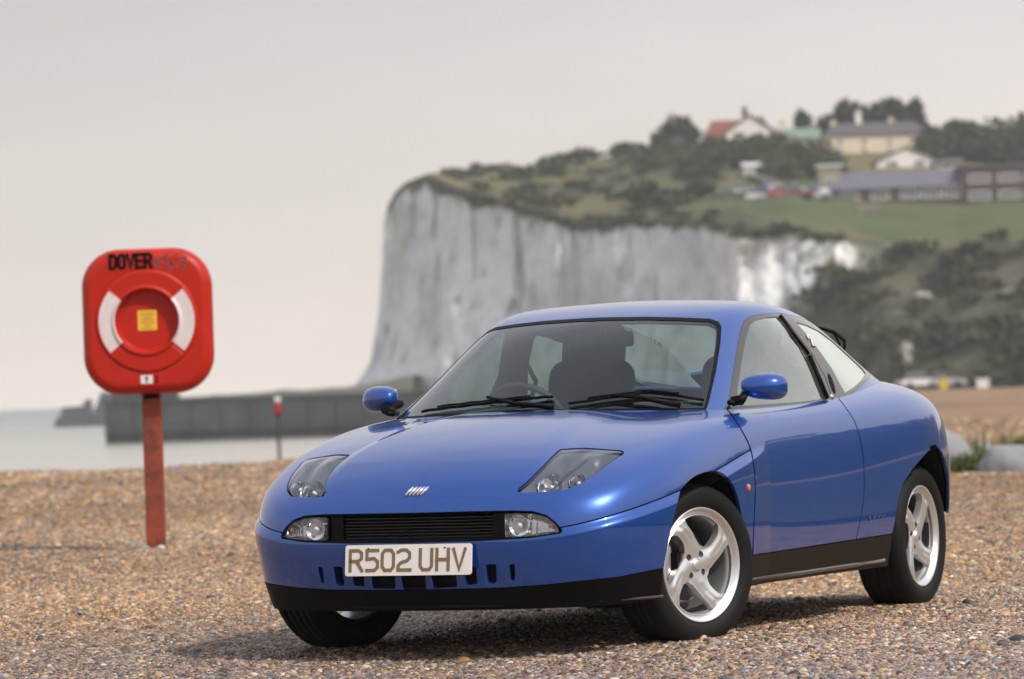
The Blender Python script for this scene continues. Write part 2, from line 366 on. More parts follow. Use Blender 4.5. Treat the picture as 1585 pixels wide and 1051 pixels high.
# trimming lines measured on the near side of the car (photograph pixels, projected onto the surface)
SL = catmull([(500,829),(640,826),(780,824),(840,820.5),(870,816),(905,808.5),(945,798),(1000,780),(1056,757),(1110,727),(1150,703),(1186,681)], 6)
slash_below = SL + [(1210,668),(1210,1100),(400,1100),(400,829)]
HOODC = catmull([(868,697),(892,668),(930,653),(985,642),(1040,634)], 6) + [(1040,560),(400,560),(400,900),(700,900),(800,790)]
def disp_lower(G, N, nrm):
    sh = G.shape; P = car_px(G.reshape(-1, 3)); x = G[..., 0].ravel()
    d = sdf(P, slash_below)                        # positive below the slash
    w = np.clip(d / 15, 0, 1); w = w * w * (3 - 2 * w)
    fade = np.clip((x + .56) / .25, 0, 1) * np.clip((P[:, 0] - 840) / 90, 0.3, 1); front = (x > -.6)
    dec = np.exp(-np.clip(d - 15, 0, None) / 150)
    a = np.where(front & (G[..., 1].ravel() >= -1), .017 * w * fade * dec, 0)
    h = sdf(P, HOODC); v = np.clip((h + 2) / 26, 0, 1); v = v * v * (3 - 2 * v)
    z = G[..., 2].ravel()
    a += np.where((x > -.6) & (z > .62), .011 * v * np.clip((z - .62) / .1, 0, 1), 0)
    # flared lips round the arches
    G = G + N * a.reshape(sh[:2])[..., None]
    N2 = nrm(G)
    return G, N2
body = net_surface(lower, 420, 230, 1, 1, 0, 1, lam=.012, disp=disp_lower)
def X(s): return s.V[:, 0]
def Y(s): return s.V[:, 1]
def Z(s): return s.V[:, 2]
def D(s, poly): return sdf(car_px(s.V), poly)
def cut_out(s, d): return clip(s, d), clip(s, -d)
GAP = 1.0           # shut line half width, photograph pixels (2.5 mm)
# cabin opening in plan, under the greenhouse
cabin = [(-.10,-.1),(-.26,.40),(-.44,.65),(-.62,.735),(-1.2,.745),(-1.75,.74),(-2.1,.68),(-2.45,.56),(-2.72,.40),(-2.82,.2),(-2.84,-.1)]
body = clip(body, np.where(Z(body) > .8, -sdf(body.V[:, :2], cabin), .1))
ARF = [(1010,985),(1022,925),(1027,880),(1036,830),(1053,759)] + catmull([(1060,750),(1070,741),(1084,733),(1103,729),(1121,734),(1137,755),(1148,795),(1156,845),(1160,880)], 5) + [(1162,985)]
ARR = [(1368,960),(1375,870),(1381,826),(1386,800),(1391,770),(1398,748),(1412,726),(1438,696),(1446,702),(1453,745),(1458,800),(1461,850),(1464,960)]
da = np.where((X(body) < .62) & (X(body) > -.6), -D(body, ARF), 50); db = np.where((X(body) < -1.7) & (X(body) > -2.99), -D(body, ARR), 50)
body = clip(body, np.minimum(da, db))
ASIDE = [(-2.40,.69),(-2.49,.694),(-2.60,.66),(-2.72,.59),(-2.81,.50),(-2.87,.40),(-2.89,.1),(-2.4,.1)]
body = clip(body, -sdf(body.V[:, [0, 2]], ASIDE))
body = clip(body, np.where(X(body) < -2.80, Z(body) - .385 , 1.))
SHELL = body.copy()
# head lamp hole
LAMP = catmull([(802,760),(817,745),(840,722),(864,698.5),(876,695.5),(905,694),(935,696),(965,699.5),(948,713),(922,732),(900,746),(884,753.5),(866,759),(835,760.5)], 4, True)
d = np.where((X(body) > -.1) & (Z(body) > .5), D(body, LAMP), -50); body, lens = clip(body, -d - 1.0), clip(body, d - 1.2)
SHELL = clip(SHELL, -np.where((X(SHELL) > -.1) & (Z(SHELL) > .5), D(SHELL, LAMP), -50) - 1)
# grille mouth: hood edge above, bumper below
MOUTH = [(400,798),(560,795),(640,793.5),(720,791.5),(790,790),(825,791),(846,797),(860,808),(871,821),(868,826),(820,833),(740,838),(640,840.5),(400,843)]
d = np.where(X(body) > .45, D(body, MOUTH), -50); mouth = clip(body, d - .2); body = clip(body, -d)
SHELL = clip(SHELL, -np.where(X(SHELL) > .45, D(SHELL, MOUTH), -50))
# lower black trim
BLK = [(300,912),(500,911),(640,913),(700,912.5),(780,910),(850,905),(960,893),(1033,878),(1060,872),(1162,860),(1260,845),(1376,827),(1480,812),(1600,800),(1600,1100),(300,1100)]
d = D(body, BLK); d = np.where(X(body) < -2.7, (.30 - Z(body)) * 400, d)
black, body = clip(body, d - .8), clip(body, -d - .8)
sk_f = clip(black, X(black) - .02); sk_s = clip(clip(black, .02 - X(black)), X(black) + 2.4); sk_r = clip(black, -2.4 - X(black))
surf_obj('front_spoiler', sk_f, M_black, CAR)
surf_obj('side_sill', sk_s, M_sill, CAR, both=True, split=True)
surf_obj('rear_valance', sk_r, M_black, CAR, split=True)
# bonnet: clamshell above the slash
DOORF = catmull([(1126,634),(1133,643),(1146,663),(1160,690),(1167,722),(1169,760),(1167,810),(1165,862)], 5)
front_of_door = [(300,500),(1110,500)] + DOORF + [(1165,1000),(300,1000)]
ddf = D(body, front_of_door); ddf = np.where(X(body) < -.9, -50, ddf)
dsl = np.where(X(body) > -.9, D(body, slash_below), 50)
dh = np.minimum(ddf, -dsl) - GAP
bonnet = clip(body, dh)
rest = body
low = clip(body, np.where(X(body) > -.9, np.minimum(D(body, slash_below), ddf) - GAP, -50))
bump, wing = clip(low, X(low) - .02), clip(low, .02 - X(low))
# lower intake slots
SLOTS = [[(532,884),(555,883.5),(556,907),(545,910)],[(563,884),(603,883),(606,908),(570,910)],[(612,882),(657,881),(660,912),(618,912)],[(665,881),(705,880),(708,909),(672,911)],
         [(716,879),(737,878),(739,904),(722,906)],[(752,874),(768,873),(769,901),(763,904),(755,902)],[(788,873),(797,873),(797,898),(791,899)]]
# the slots on the near half, from the centre line (px 640) to the wing
for sl in SLOTS[2:]:
    d = np.where(X(bump) > .5, D(bump, sl), -50); bump = clip(bump, -d)
surf_obj('front_bumper', bump, M_blue, CAR, flange=.022)
surf_obj('bonnet', bonnet, M_blue, CAR)
surf_obj('front_wing', wing, M_blue, CAR, split=True)
back = clip(body, np.where(X(body) > -.15, -50, np.maximum(-ddf, np.where(X(body) < -.9, 50, -50))) - GAP)
DOORR = catmull([(1298,618),(1305,626),(1322,652),(1331,680),(1336,712),(1337,762),(1332,800),(1325,834)], 5)
door_poly = DOORF[::-1] + [(1126,600),(1298,600)] + DOORR + [(1325,900),(1165,900)]
dd = np.where((X(back) > -1.9) & (X(back) < -.1), D(back, door_poly), -50)
door, rear = clip(back, dd - 0.2), clip(back, -dd - GAP)
surf_obj('door', door, M_blue, CAR, split=True)
side_r = clip(rear, X(rear) + 2.95); tail = clip(rear, -2.955 - X(rear))
surf_obj('rear_wing', side_r, M_blue, CAR)
tl = np.minimum(np.minimum(Z(tail) - .64, .84 - Z(tail)), np.minimum(Y(tail) - .30, .66 - Y(tail)))
surf_obj('tail_lamp', clip(tail, tl - .003), M_red, CAR, split=True, off=.002)
surf_obj('boot_panel', clip(tail, -tl), M_blue, CAR)
surf_obj('inner_body_shell', SHELL, M_black, CAR, off=-.024, flange=.06)
# ------------------------------------------------------------------ greenhouse
gh = [
 [(-.17,0,.885),(-.20,.30,.882),(-.315,.56,.880),(-.415,.685,.873),(-.45,.725,.862),(-.49,.752,.83)],
 [(-.52,0,1.098),(-.56,.30,1.092),(-.63,.52,1.062),(-.700,.612,1.035),(-.78,.69,.99),(-.83,.765,.86)],
 [(-.87,0,1.268),(-.895,.29,1.262),(-.935,.46,1.245),(-.985,.545,1.215),(-1.03,.655,1.10),(-1.06,.772,.86)],
 [(-1.16,0,1.322),(-1.17,.28,1.315),(-1.19,.455,1.297),(-1.21,.555,1.262),(-1.24,.665,1.12),(-1.27,.78,.86)],
 [(-1.5,0,1.343),(-1.5,.28,1.334),(-1.5,.465,1.312),(-1.5,.572,1.268),(-1.5,.675,1.12),(-1.5,.783,.87)],
 [(-1.9,0,1.322),(-1.88,.27,1.312),(-1.85,.45,1.286),(-1.81,.572,1.232),(-1.77,.672,1.10),(-1.74,.782,.88)],
 [(-2.26,0,1.252),(-2.22,.27,1.243),(-2.17,.44,1.215),(-2.10,.575,1.152),(-1.99,.675,1.05),(-1.92,.775,.89)],
 [(-2.60,0,1.135),(-2.56,.27,1.128),(-2.48,.44,1.102),(-2.36,.59,1.05),(-2.20,.69,.99),(-2.10,.77,.88)],
 [(-2.98,0,.985),(-2.92,.26,.98),(-2.80,.45,.965),(-2.62,.62,.945),(-2.42,.71,.92),(-2.28,.775,.87)]]
gh = [list(r)[::-1] for r in gh]           # v from the belt up to the centre line
G = net_surface(gh, 380, 190, 0, 0, 0, 1, lam=.01)
WS = [(500,640),(830,636.5),(1000,635),(1093,634),(1097,622),(1108,575),(1115,530),(1116.5,506),(1112,498),(1098,493.5),(1050,491.5),(1000,490.5),(930,491.5),(860,495),(500,560)]
WSG = [(500,638),(830,633.5),(1000,632),(1089,631),(1093,620),(1103,573),(1110,530),(1111,508),(1107,502),(1096,498),(1050,496),(1000,495),(930,496),(860,500),(500,565)]
fw = X(G) > -1.05
d = np.where(fw, D(G, WS), -50); roofp, ws = clip(G, -d - .3), clip(G, d)
dg = D(ws, WSG)
surf_obj('windscreen_seal', clip(ws, -dg), M_black, CAR, flange=.02)
surf_obj('windscreen', clip(ws, dg), G_ws, CAR, flange=0, off=-.002)
DLO = [(1123,650),(1127,628),(1131,600),(1138,555),(1146,512),(1152,497),(1162,489.5),(1180,486),(1205,484.5),(1238,491),(1262,502),(1290,521),(1318,545),(1341,568),(1347.5,578),(1343,587),(1330,600),(1316,611),(1300,621),(1268,625),(1200,631),(1145,635.5),(1136,650)]
side_ok = (roofp.V[:, 1] > .35) & (roofp.V[:, 0] < -.45) & (roofp.N[:, 1] > .25)
d = np.where(side_ok, D(roofp, DLO), -50); roofp, dlo = clip(roofp, -d - .4), clip(roofp, d)
G1 = [(1139,628.5),(1142,600),(1148,560),(1155,522),(1161,503),(1170,495.5),(1186,491.5),(1202,490.5),(1208,497),(1222,514),(1237,536),(1252,565),(1264,592),(1273,617.5),(1240,621.5),(1190,625.5)]
G2 = [(1232,498.5),(1248,503),(1268,512.5),(1290,529),(1314,551),(1335,571),(1340,578),(1334,588),(1322,599),(1308,608),(1300,594),(1288,571),(1272,548),(1252,521)]
d1, d2 = D(dlo, G1), D(dlo, G2)
surf_obj('side_window', clip(dlo, d1), G_side, CAR, flange=0, off=-.003, split=True)
surf_obj('quarter_window', clip(dlo, d2), G_side, CAR, flange=0, off=-.003, split=True)
fr = clip(dlo, np.minimum(-d1, -d2))
SP = [(1208,480),(1257,546),(1278,583),(1295,626),(1293,626),(1276,584),(1255,547),(1206,481)]
GUT = [(1203,489),(1209,489),(1256,549),(1284,617),(1276,618),(1250,552)]
frd = D(fr, [(1205,480),(1257,547),(1278,584),(1296,640),(1400,640),(1400,470),(1205,470)])
surf_obj('window_frame', clip(fr, -frd - .9), M_trim, CAR, flange=.02, split=True)
surf_obj('quarter_window_frame', clip(fr, frd), M_trim, CAR, flange=.02, split=True)
# backlight: seen from behind and above
back_pl = [(-1.99,-.1),(-1.98,.30),(-2.02,.40),(-2.10,.44),(-2.45,.47),(-2.62,.48),(-2.70,.42),(-2.76,.25),(-2.78,-.1)]
bd = np.where(Z(roofp) > .95, sdf(roofp.V[:, :2], back_pl), -1)
surf_obj('rear_window', clip(roofp, bd), G_rear, CAR, flange=0, off=-.002)
roof = clip(roofp, -bd - .002)
surf_obj('roof', roof, M_blue, CAR, flange=.014)
lin = clip(roof, Z(roof) - .9)
lining = surf_obj('headlining', lin, M_intp, CAR, off=-.02, flange=0)
# ------------------------------------------------------------------ black gutter beside the door glass, handle, lock, badge
def side_hit(px, py, s):
    """point and normal of surface s nearest the pixel, near side"""
    P = car_px(s.V); d = ((P - np.array([px, py])) ** 2).sum(1) + np.where(s.N[:, 0] * .9 + s.N[:, 1] * .43 < 0.05, 1e9, 0); i = np.argsort(d)[:4]
    return s.V[i].mean(0), s.N[i[0]]
def on_surf(pts, s, off): return [Vector(side_hit(*p, s)[0]) + Vector(side_hit(*p, s)[1]) * off for p in pts]
def mirror_copy(o, parent):
    me = o.data.copy()
    co = np.empty(len(me.vertices) * 3); me.vertices.foreach_get('co', co); co = co.reshape(-1, 3); co[:, 1] *= -1; me.vertices.foreach_set('co', co.ravel()); me.flip_normals(); me.update()
    c = bpy.data.objects.new(o.name.split('.')[0], me); link(c, parent); return c
def both_sides(mb, name, m, smooth=True, **k):
    o = mb.build(name, m, CAR, smooth, **k); return o, mirror_copy(o, CAR)
m = MB(); m.tube(on_surf([(1206,489),(1228,519),(1251,549)], G, .006), .006, 6); m.tube(on_surf([(1251,551),(1264,582),(1279,617)], G, .006), .010, 6); both_sides(m, 'window_channel', M_black)
def blob(mb, P, Nn, a, b, h, up=(0, 0, 1), seg=20, rings=4, tilt=0):
    """low dome of half sizes a (along) b (up) and height h, lying on the surface"""
    Nn = Vector(Nn).normalized(); U = Vector(up); A = U.cross(Nn).normalized(); B = Nn.cross(A)
    if tilt: q = Matrix.Rotation(tilt, 3, Nn); A = q @ A; B = q @ B
    V = []; F = []
    for r in range(rings + 1):
        t = r / rings * math.pi / 2
        for k in range(seg):
            w = 2 * math.pi * k / seg; V.append(Vector(P) + A * a * math.cos(w) * math.cos(t) + B * b * math.sin(w) * math.cos(t) + Nn * h * math.sin(t))
    for r in range(rings):
        for k in range(seg): F.append((r * seg + k, r * seg + (k + 1) % seg, (r + 1) * seg + (k + 1) % seg, (r + 1) * seg + k))
    mb.add(V, F)
p, n = side_hit(1287, 594, G); m = MB(); blob(m, p, n, .022, .052, .006, tilt=-.45); both_sides(m, 'door_handle', M_black)
p, n = side_hit(1287.5, 614.5, G); m = MB(); blob(m, p, n, .012, .012, .007); both_sides(m, 'door_lock', M_chrome)
p, n = side_hit(1254, 528, G); m = MB()
Nn = Vector(n); A = Vector((0, 0, 1)).cross(Nn).normalized(); B = Nn.cross(A); q = lambda a, b: Vector(p) + A * a + B * b + Nn * .004
m.tube([q(.014 * math.cos(t), .012 + .014 * math.sin(t)) for t in np.linspace(-.6, 3.6, 8)], .0045, 6); m.tube([q(.012, .004), q(-.012, -.024), q(.020, -.026)], .0045, 6)
both_sides(m, 'pillar_badge', M_white)
SH = Surf(*[np.concatenate([a]) for a in (SHELL.V, SHELL.N, SHELL.T)])
p, n = side_hit(1158.5, 755, SH); m = MB(); blob(m, p, n, .010, .015, .009); both_sides(m, 'side_repeater', M_amber)
p, n = side_hit(1360, 800, SH); m = MB()
Nn = Vector(n); A = Vector((0, 0, 1)).cross(Nn).normalized(); B = Nn.cross(A)
for i, (a0, a1, b0, b1) in enumerate([(-.10,-.085,-.012,.014),(-.085,-.06,.014,-.006),(-.05,-.03,-.006,.01),(-.03,-.01,.01,-.006),(0,.02,-.004,.010),(.02,.03,.010,-.006),(.04,.08,0,.004)]):
    m.tube([Vector(p) + A * a0 + B * b0 + Nn * .001, Vector(p) + A * a1 + B * b1 + Nn * .001], .0014, 5)
both_sides(m, 'script_badge', M_alloyd)
# ------------------------------------------------------------------ head lamps
def face_normals(s):
    e1 = np.cross(s.V[s.T[:, 1]] - s.V[s.T[:, 0]], s.V[s.T[:, 2]] - s.V[s.T[:, 0]]); NN = np.zeros_like(s.V)
    for k in range(3): np.add.at(NN, s.T[:, k], e1)
    s.N = NN / np.maximum(np.linalg.norm(NN, axis=1, keepdims=True), 1e-12)
lens_b = lens.copy(); _d = np.clip(D(lens, LAMP), 0, 22) / 22; _P = car_px(lens.V); _r = np.exp(-(((_P[:, 0] - 868) * .66 + (_P[:, 1] - 735) * .75) / 9) ** 2)
lens_b.V = lens.V + lens.N * (.014 * np.sin(_d * math.pi / 2) * (1 - .55 * _r))[:, None]; face_normals(lens_b)
lens_l, lens_r = surf_obj('headlamp', lens_b, G_lamp, CAR, flange=0, off=-.001, split=True)
hb = lens.copy()
for side, par in ((1, lens_l), (-1, lens_r)):
    s2 = lens.copy(); f = np.array([1, side, 1.]); dd_ = np.clip(D(s2, LAMP), 0, 12) / 12
    # humped inner bowl: two tubes running back from the reflectors
    P = car_px(s2.V); ridge = np.abs((P[:, 0] - 872) * .62 + (P[:, 1] - 735) * .78) ; hump = np.exp(-(ridge / 7) ** 2)
    deep = .012 + .040 * dd_ - .026 * hump * dd_
    V = (s2.V - s2.N * deep[:, None])
    e1 = np.cross(V[s2.T[:, 1]] - V[s2.T[:, 0]], V[s2.T[:, 2]] - V[s2.T[:, 0]]); NN = np.zeros_like(V)
    for k in range(3): np.add.at(NN, s2.T[:, k], e1)
    NN /= np.maximum(np.linalg.norm(NN, axis=1, keepdims=True), 1e-12)
    T = s2.T if side > 0 else s2.T[:, ::-1]
    mesh_obj('lamp_bowl', V * f, T, M_lampin, par, True, NN * f)
    for (px, py, r) in ((852, 742, .046), (896, 736, .031)):
        c, n = side_hit(px, py, lens); c = Vector(c) - Vector(n) * .034; c.y *= side
        mb = MB(); prof = [(r * 1.06, .014), (r, .012), (r * .93, -.004), (r * .72, -.020), (r * .4, -.030), (.004, -.033)]
        mb.lathe([(a, b) for a, b in prof], 28, 'x', (0, 0, 0)); rot = Matrix.Rotation(-.28 * -1, 3, 'Y') @ Matrix.Rotation(0, 3, 'Z'); mb.V = [c + (Matrix.Rotation(-.45, 3, 'Y') @ v) for v in mb.V]
        ref = mb.build('lamp_reflector', M_chrome, par, True)
        mb = MB(); mb.lathe([(.0, .004), (.008, .0), (.009, -.02), (.006, -.03)], 12, 'x'); mb.V = [c + (Matrix.Rotation(-.45, 3, 'Y') @ v) for v in mb.V]; mb.build('lamp_bulb', M_white, par, True)
# ------------------------------------------------------------------ mouth: recess, grille slats, fog lamps
rec = mouth.copy(); dm = np.clip(D(rec, MOUTH), 0, 6) / 6
rec.V = rec.V - np.stack([.075 * dm, 0 * dm, 0 * dm], 1)
surf_obj('grille_recess', rec, M_black, CAR, flange=0)
mb = MB(); mb.box((.752, 0, .50), (.012, .74, .118)); grille = mb.build('grille', M_black, CAR)
M_slat = mat('grille_slat_black', (.02, .02, .021), .35)
slat_me = None
for i in range(9):
    z = .452 + i * .0118
    mb = MB(); ys = np.linspace(-.35, .35, 15); pts = [(.787 - .12 * y * y, y, z) for y in ys]
    V = []; F = []
    for (x, y, zz) in pts:
        V += [(x, y, zz - .0016), (x, y, zz + .0016), (x - .02, y, zz + .0045), (x - .02, y, zz + .0012)]
    for k in range(14):
        for j in range(4): F.append((k * 4 + j, (k + 1) * 4 + j, (k + 1) * 4 + (j + 1) % 4, k * 4 + (j + 1) % 4))
    o = mesh_obj('grille_slat', V, F, M_slat, grille)
for y in (-.335, .335):
    mb = MB(); mb.box((.772, y, .50), (.026, .05, .108)); mb.build('grille_end_panel', M_sill, grille)
FOG = [(779,794),(800,792.5),(826,793.5),(846,799),(858,809),(866,821),(862,824.5),(820,829.5),(780,831.5)]
fogs = clip(mouth, np.where(X(mouth) > .3, D(mouth, FOG), -50) - .5)
fl, frr = surf_obj('fog_lamp', fogs, G_lamp, CAR, flange=0, off=-.006, split=True)
M_foghouse = mat('fog_lamp_back', (.55, .54, .52), .16, .9)
for side, par in ((1, fl), (-1, frr)):
    s2 = fogs.copy(); dmm = np.clip(D(s2, FOG), 0, 4) / 4; f = np.array([1, side, 1.])
    P = car_px(s2.V); V = s2.V - s2.N * (.010 + (.038 + .006 * np.sin(P[:, 0] * 1.1) * (P[:, 0] > 815)) * dmm)[:, None]
    e1 = np.cross(V[s2.T[:, 1]] - V[s2.T[:, 0]], V[s2.T[:, 2]] - V[s2.T[:, 0]]); NN = np.zeros_like(V)
    for k in range(3): np.add.at(NN, s2.T[:, k], e1)
    NN /= np.maximum(np.linalg.norm(NN, axis=1, keepdims=True), 1e-12)
    mesh_obj('lamp_bowl', V * f, s2.T if side > 0 else s2.T[:, ::-1], M_foghouse, par, True, NN * f)
    c, n = side_hit(803, 812, fogs); c = Vector(c) - Vector(n) * .03; c.y *= side
    mb = MB(); mb.lathe([(.040, .018), (.037, .016), (.030, .0), (.016, -.010), (.003, -.013)], 24, 'x', c); mb.build('lamp_reflector', M_chrome, par, True)
    mb = MB(); mb.lathe([(.0, .016), (.010, .012), (.012, .0), (.008, -.01)], 12, 'x', c); mb.build('lamp_bulb', M_white, par, True)
    c2, n2 = side_hit(852, 812, fogs); c2 = Vector(c2) - Vector(n2) * .02; c2.y *= side
    mb = MB(); blob(mb, c2, (n2[0], n2[1] * side, n2[2]), .007, .009, .008); mb.build('indicator_bulb', M_amber, par, True)
# dark air box behind the lower slots
mb = MB(); mb.box((.70, 0, .30), (.10, .9, .14)); mb.build('radiator_duct', M_black, CAR)
mb = MB(); 
for y in np.linspace(-.72, .72, 25):
    xx = .795 - .33 * y * y if abs(y) < .5 else .7125 - (abs(y) - .5) * .62 - (abs(y) - .5) ** 2 * 1.6
    mb.V.append(Vector((xx + .012, y, .205))); mb.V.append(Vector((xx + .030, y, .196))); mb.V.append(Vector((xx + .028, y, .186))); mb.V.append(Vector((xx - .03, y, .182)))
mb.F = [(k * 4 + j, k * 4 + j + 1, (k + 1) * 4 + j + 1, (k + 1) * 4 + j) for k in range(24) for j in range(3)]; mb.mi = [0] * len(mb.F)
mb.build('spoiler_lip', M_black, CAR, True)
# bright rubbing lip of spoiler and sill
def strip(name, pts, r, m): mb = MB(); mb.tube(pts, r, 8); return mb.build(name, m, CAR, True)
for sg in (1, -1):
    strip('sill_lip', [(-.36, sg * .853, .222), (-.9, sg * .853, .222), (-1.5, sg * .853, .224), (-1.86, sg * .853, .227)], .010, M_trim)
    strip('spoiler_side_lip', [(.66, sg * .672, .200), (.58, sg * .728, .201), (.50, sg * .772, .202), (.40, sg * .812, .203)], [.001, .004, .006, .006], M_trim)
# ------------------------------------------------------------------ emblem, plate
p0, n0 = side_hit(646, 762, SHELL); p0 = Vector((uc(646, 762, 1, 0.0)[0], 0, uc(646, 762, 1, 0.0)[2]))
tang = Vector((-.72, 0, .70)).normalized(); nn = Vector((.70, 0, .72)).normalized()
for i in range(5):
    y = (i - 2) * .0155
    m_ = MB(); V = []
    lo = p0 - tang * .021 + Vector((0, y - .008, 0)); hi = p0 + tang * .021 + Vector((0, y + .010, 0))
    mid = (lo + hi) / 2 + nn * .005
    m_.tube([lo + nn * .004, mid + nn * .003, hi + nn * .004], [.0048, .0058, .0048], 8)
    b_ = m_.build('emblem_bar', M_chrome if i else M_chrome, CAR, True)
# letters from strokes
GL = {'R': [[(0,0),(0,1),(.65,1),(.9,.88),(.9,.6),(.65,.46),(0,.46)], [(.5,.46),(.95,0)]],
 '5': [[(.9,1),(.05,1),(.05,.56),(.6,.6),(.9,.45),(.9,.15),(.65,0),(.05,0)]],
 '0': [[(.2,0),(.7,0),(.9,.18),(.9,.82),(.7,1),(.2,1),(0,.82),(0,.18),(.2,0)]],
 '2': [[(0,.9),(.25,1),(.65,1),(.9,.85),(.9,.6),(.7,.46),(.2,.36),(0,.2),(0,0),(.95,0)]],
 'U': [[(0,1),(0,.18),(.2,0),(.7,0),(.9,.18),(.9,1)]],
 'H': [[(0,0),(0,1)], [(.9,0),(.9,1)], [(0,.5),(.9,.5)]],
 'V': [[(0,1),(.45,0),(.9,1)]],
 'D': [[(0,0),(0,1),(.6,1),(.85,.8),(.85,.2),(.6,0),(0,0)]],
 'O': [[(.2,0),(.65,0),(.85,.15),(.85,.85),(.65,1),(.2,1),(0,.85),(0,.15),(.2,0)]],
 'E': [[(.85,1),(0,1),(0,0),(.85,0)], [(0,.5),(.7,.5)]],
 'A': [[(0,0),(.42,1),(.85,0)], [(.18,.34),(.66,.34)]], 'S': [[(.85,.85),(.65,1),(.2,1),(0,.8),(.1,.58),(.75,.42),(.85,.2),(.65,0),(.2,0),(0,.15)]],
 'P': [[(0,0),(0,1),(.65,1),(.85,.85),(.85,.6),(.65,.45),(0,.45)]]}
def stroke_mesh(mb, pl, w, fn, h, depth):
    """ribbon of width w along polyline pl (2D); fn maps (a,b,d)->3D point"""
    pl = [Vector(p) for p in pl]; n = len(pl); closed = (pl[0] - pl[-1]).length < 1e-6; L = []; Rr = []
    for i, p in enumerate(pl):
        a = pl[i - 1] if i > 0 else (pl[-2] if closed else None); b = pl[i + 1] if i < n - 1 else (pl[1] if closed else None)
        d1 = (p - a).normalized() if a is not None else None; d2 = (b - p).normalized() if b is not None else None
        if d1 is None: d1 = d2
        if d2 is None: d2 = d1
        n1 = Vector((-d1.y, d1.x)); n2 = Vector((-d2.y, d2.x)); m_ = (n1 + n2)
        m_ = m_.normalized() if m_.length > 1e-6 else n1; k = w / 2 / max(m_.dot(n1), .5)
        e = Vector((0, 0))
        if not closed and i == 0: e = -d1 * w / 2
        if not closed and i == n - 1: e = d1 * w / 2
        L.append(p + m_ * k + e); Rr.append(p - m_ * k + e)
    V = []
    for i in range(n): V += [fn(*L[i], depth), fn(*Rr[i], depth), fn(*L[i], 0), fn(*Rr[i], 0)]
    F = []
    for i in range(n - 1):
        a, b = i * 4, (i + 1) * 4; F += [(a, a + 1, b + 1, b), (a + 2, a, b, b + 2), (a + 1, a + 3, b + 3, b + 1)]
    F += [(0, 2, 3, 1), ((n - 1) * 4, (n - 1) * 4 + 1, (n - 1) * 4 + 3, (n - 1) * 4 + 2)]
    mb.add(V, F)
def word(ch, x0, z0, cw, chh, w, fn, name, m, parent, depth=.0012):
    mb = MB()
    for k_, pl in enumerate(GL[ch]): stroke_mesh(mb, [(x0 + a * cw, z0 + b * chh) for a, b in pl], w, fn, chh, depth + k_ * .0004)
    return mb.build(name, m, parent)
# plate is tipped back a little and sits proud of the bumper
PC = Vector((.872, 0, (uc(630, 867, 1, 0)[2])))
pm = Matrix.Rotation(math.radians(-7), 3, 'Y')
def pf(a, b, d): return PC + pm @ Vector((.004 + d, a, b))
mb = MB(); n_ = 0; poly = []
for (sx_, sz_, a0) in ((1, 1, 0), (-1, 1, 90), (-1, -1, 180), (1, -1, 270)):
    for k in range(5):
        t = math.radians(a0 + k * 22.5); poly.append((sx_ * (.26 - .010) + .010 * math.cos(t), sz_ * (.0575 - .010) + .010 * math.sin(t)))
n_ = len(poly); mb.add([pf(a, b, 0) for a, b in poly] + [pf(a, b, -.006) for a, b in poly], [tuple(range(n_)), tuple(range(n_, 2 * n_))[::-1]] + [(i, n_ + i, n_ + (i + 1) % n_, (i + 1) % n_) for i in range(n_)])
plate = mb.build('number_plate', M_plate, CAR)
mb = MB(); mb.box((PC.x - .022, 0, PC.z), (.038, .36, .07)); mb.build('plate_holder', M_black, CAR)
xs = [-.243, -.176, -.110, -.044, .047, .115, .183]
for ch, x0 in zip('R502UHV', xs): word(ch, x0 + .004, -.037, .052, .074, .0125, pf, 'character', M_char, plate)
for yy in (-.165, .15):
    mb = MB(); blob(mb, pf(yy, .043, 0), (1, 0, 0), .004, .004, .002, seg=10); mb.build('plate_screw', M_sill, plate, True)
# ------------------------------------------------------------------ mirrors
mc = Vector((-.625, .842, .968))
for sg in (1, -1):
    mb = MB(); V = []; F = []; nu, nv = 28, 14
    for j in range(nv + 1):
        ph = math.pi * j / nv
        for i in range(nu):
            a = 2 * math.pi * i / nu
            def se(x, p): return math.copysign(abs(x) ** p, x)
            y = se(math.cos(ph), .8) * .083; rr = math.sin(ph) ** .62
            x = math.cos(a) * rr * (.070 if math.cos(a) > 0 else .03); z = se(math.sin(a), .8) * rr * .058
            z *= (1 - .12 * (y / .1)) * .90; x += .29 * y
            V.append(Vector((x, -y, z + .004 * y / .1)))
    for j in range(nv):
        for i in range(nu): F.append((j * nu + i, (j + 1) * nu + i, (j + 1) * nu + (i + 1) % nu, j * nu + (i + 1) % nu))
    mb.add([v + mc for v in V], F); mir = mb.build('wing_mirror', M_blue, CAR, True)
    mb = MB(); mb.rbox((mc.x - .030, mc.y, mc.z), (.012, .13, .075), .005, M=Matrix.Rotation(.26, 3, 'Z')); gl = mb.build('mirror_glass', M_chrome, mir, True)
    b0 = Vector(uc(1141, 618, 1, .76)); mb = MB()
    mb.tube([b0 + Vector((0, -.02, -.008)), b0 + Vector((.0, .02, 0)), mc + Vector((-.0, -.085, -.022)), mc + Vector((0, -.05, -.02))], [.020, .018, .016, .015], 12)
    mb.tube([b0 + Vector((.045, -.015, -.012)), b0 + Vector((-.06, -.005, -.014))], .011, 8); arm = mb.build('mirror_arm', M_black, mir, True)
    if sg < 0:
        for o in (mir, gl, arm):
            me = o.data
            for v in me.vertices: v.co.y *= -1
            me.flip_normals()
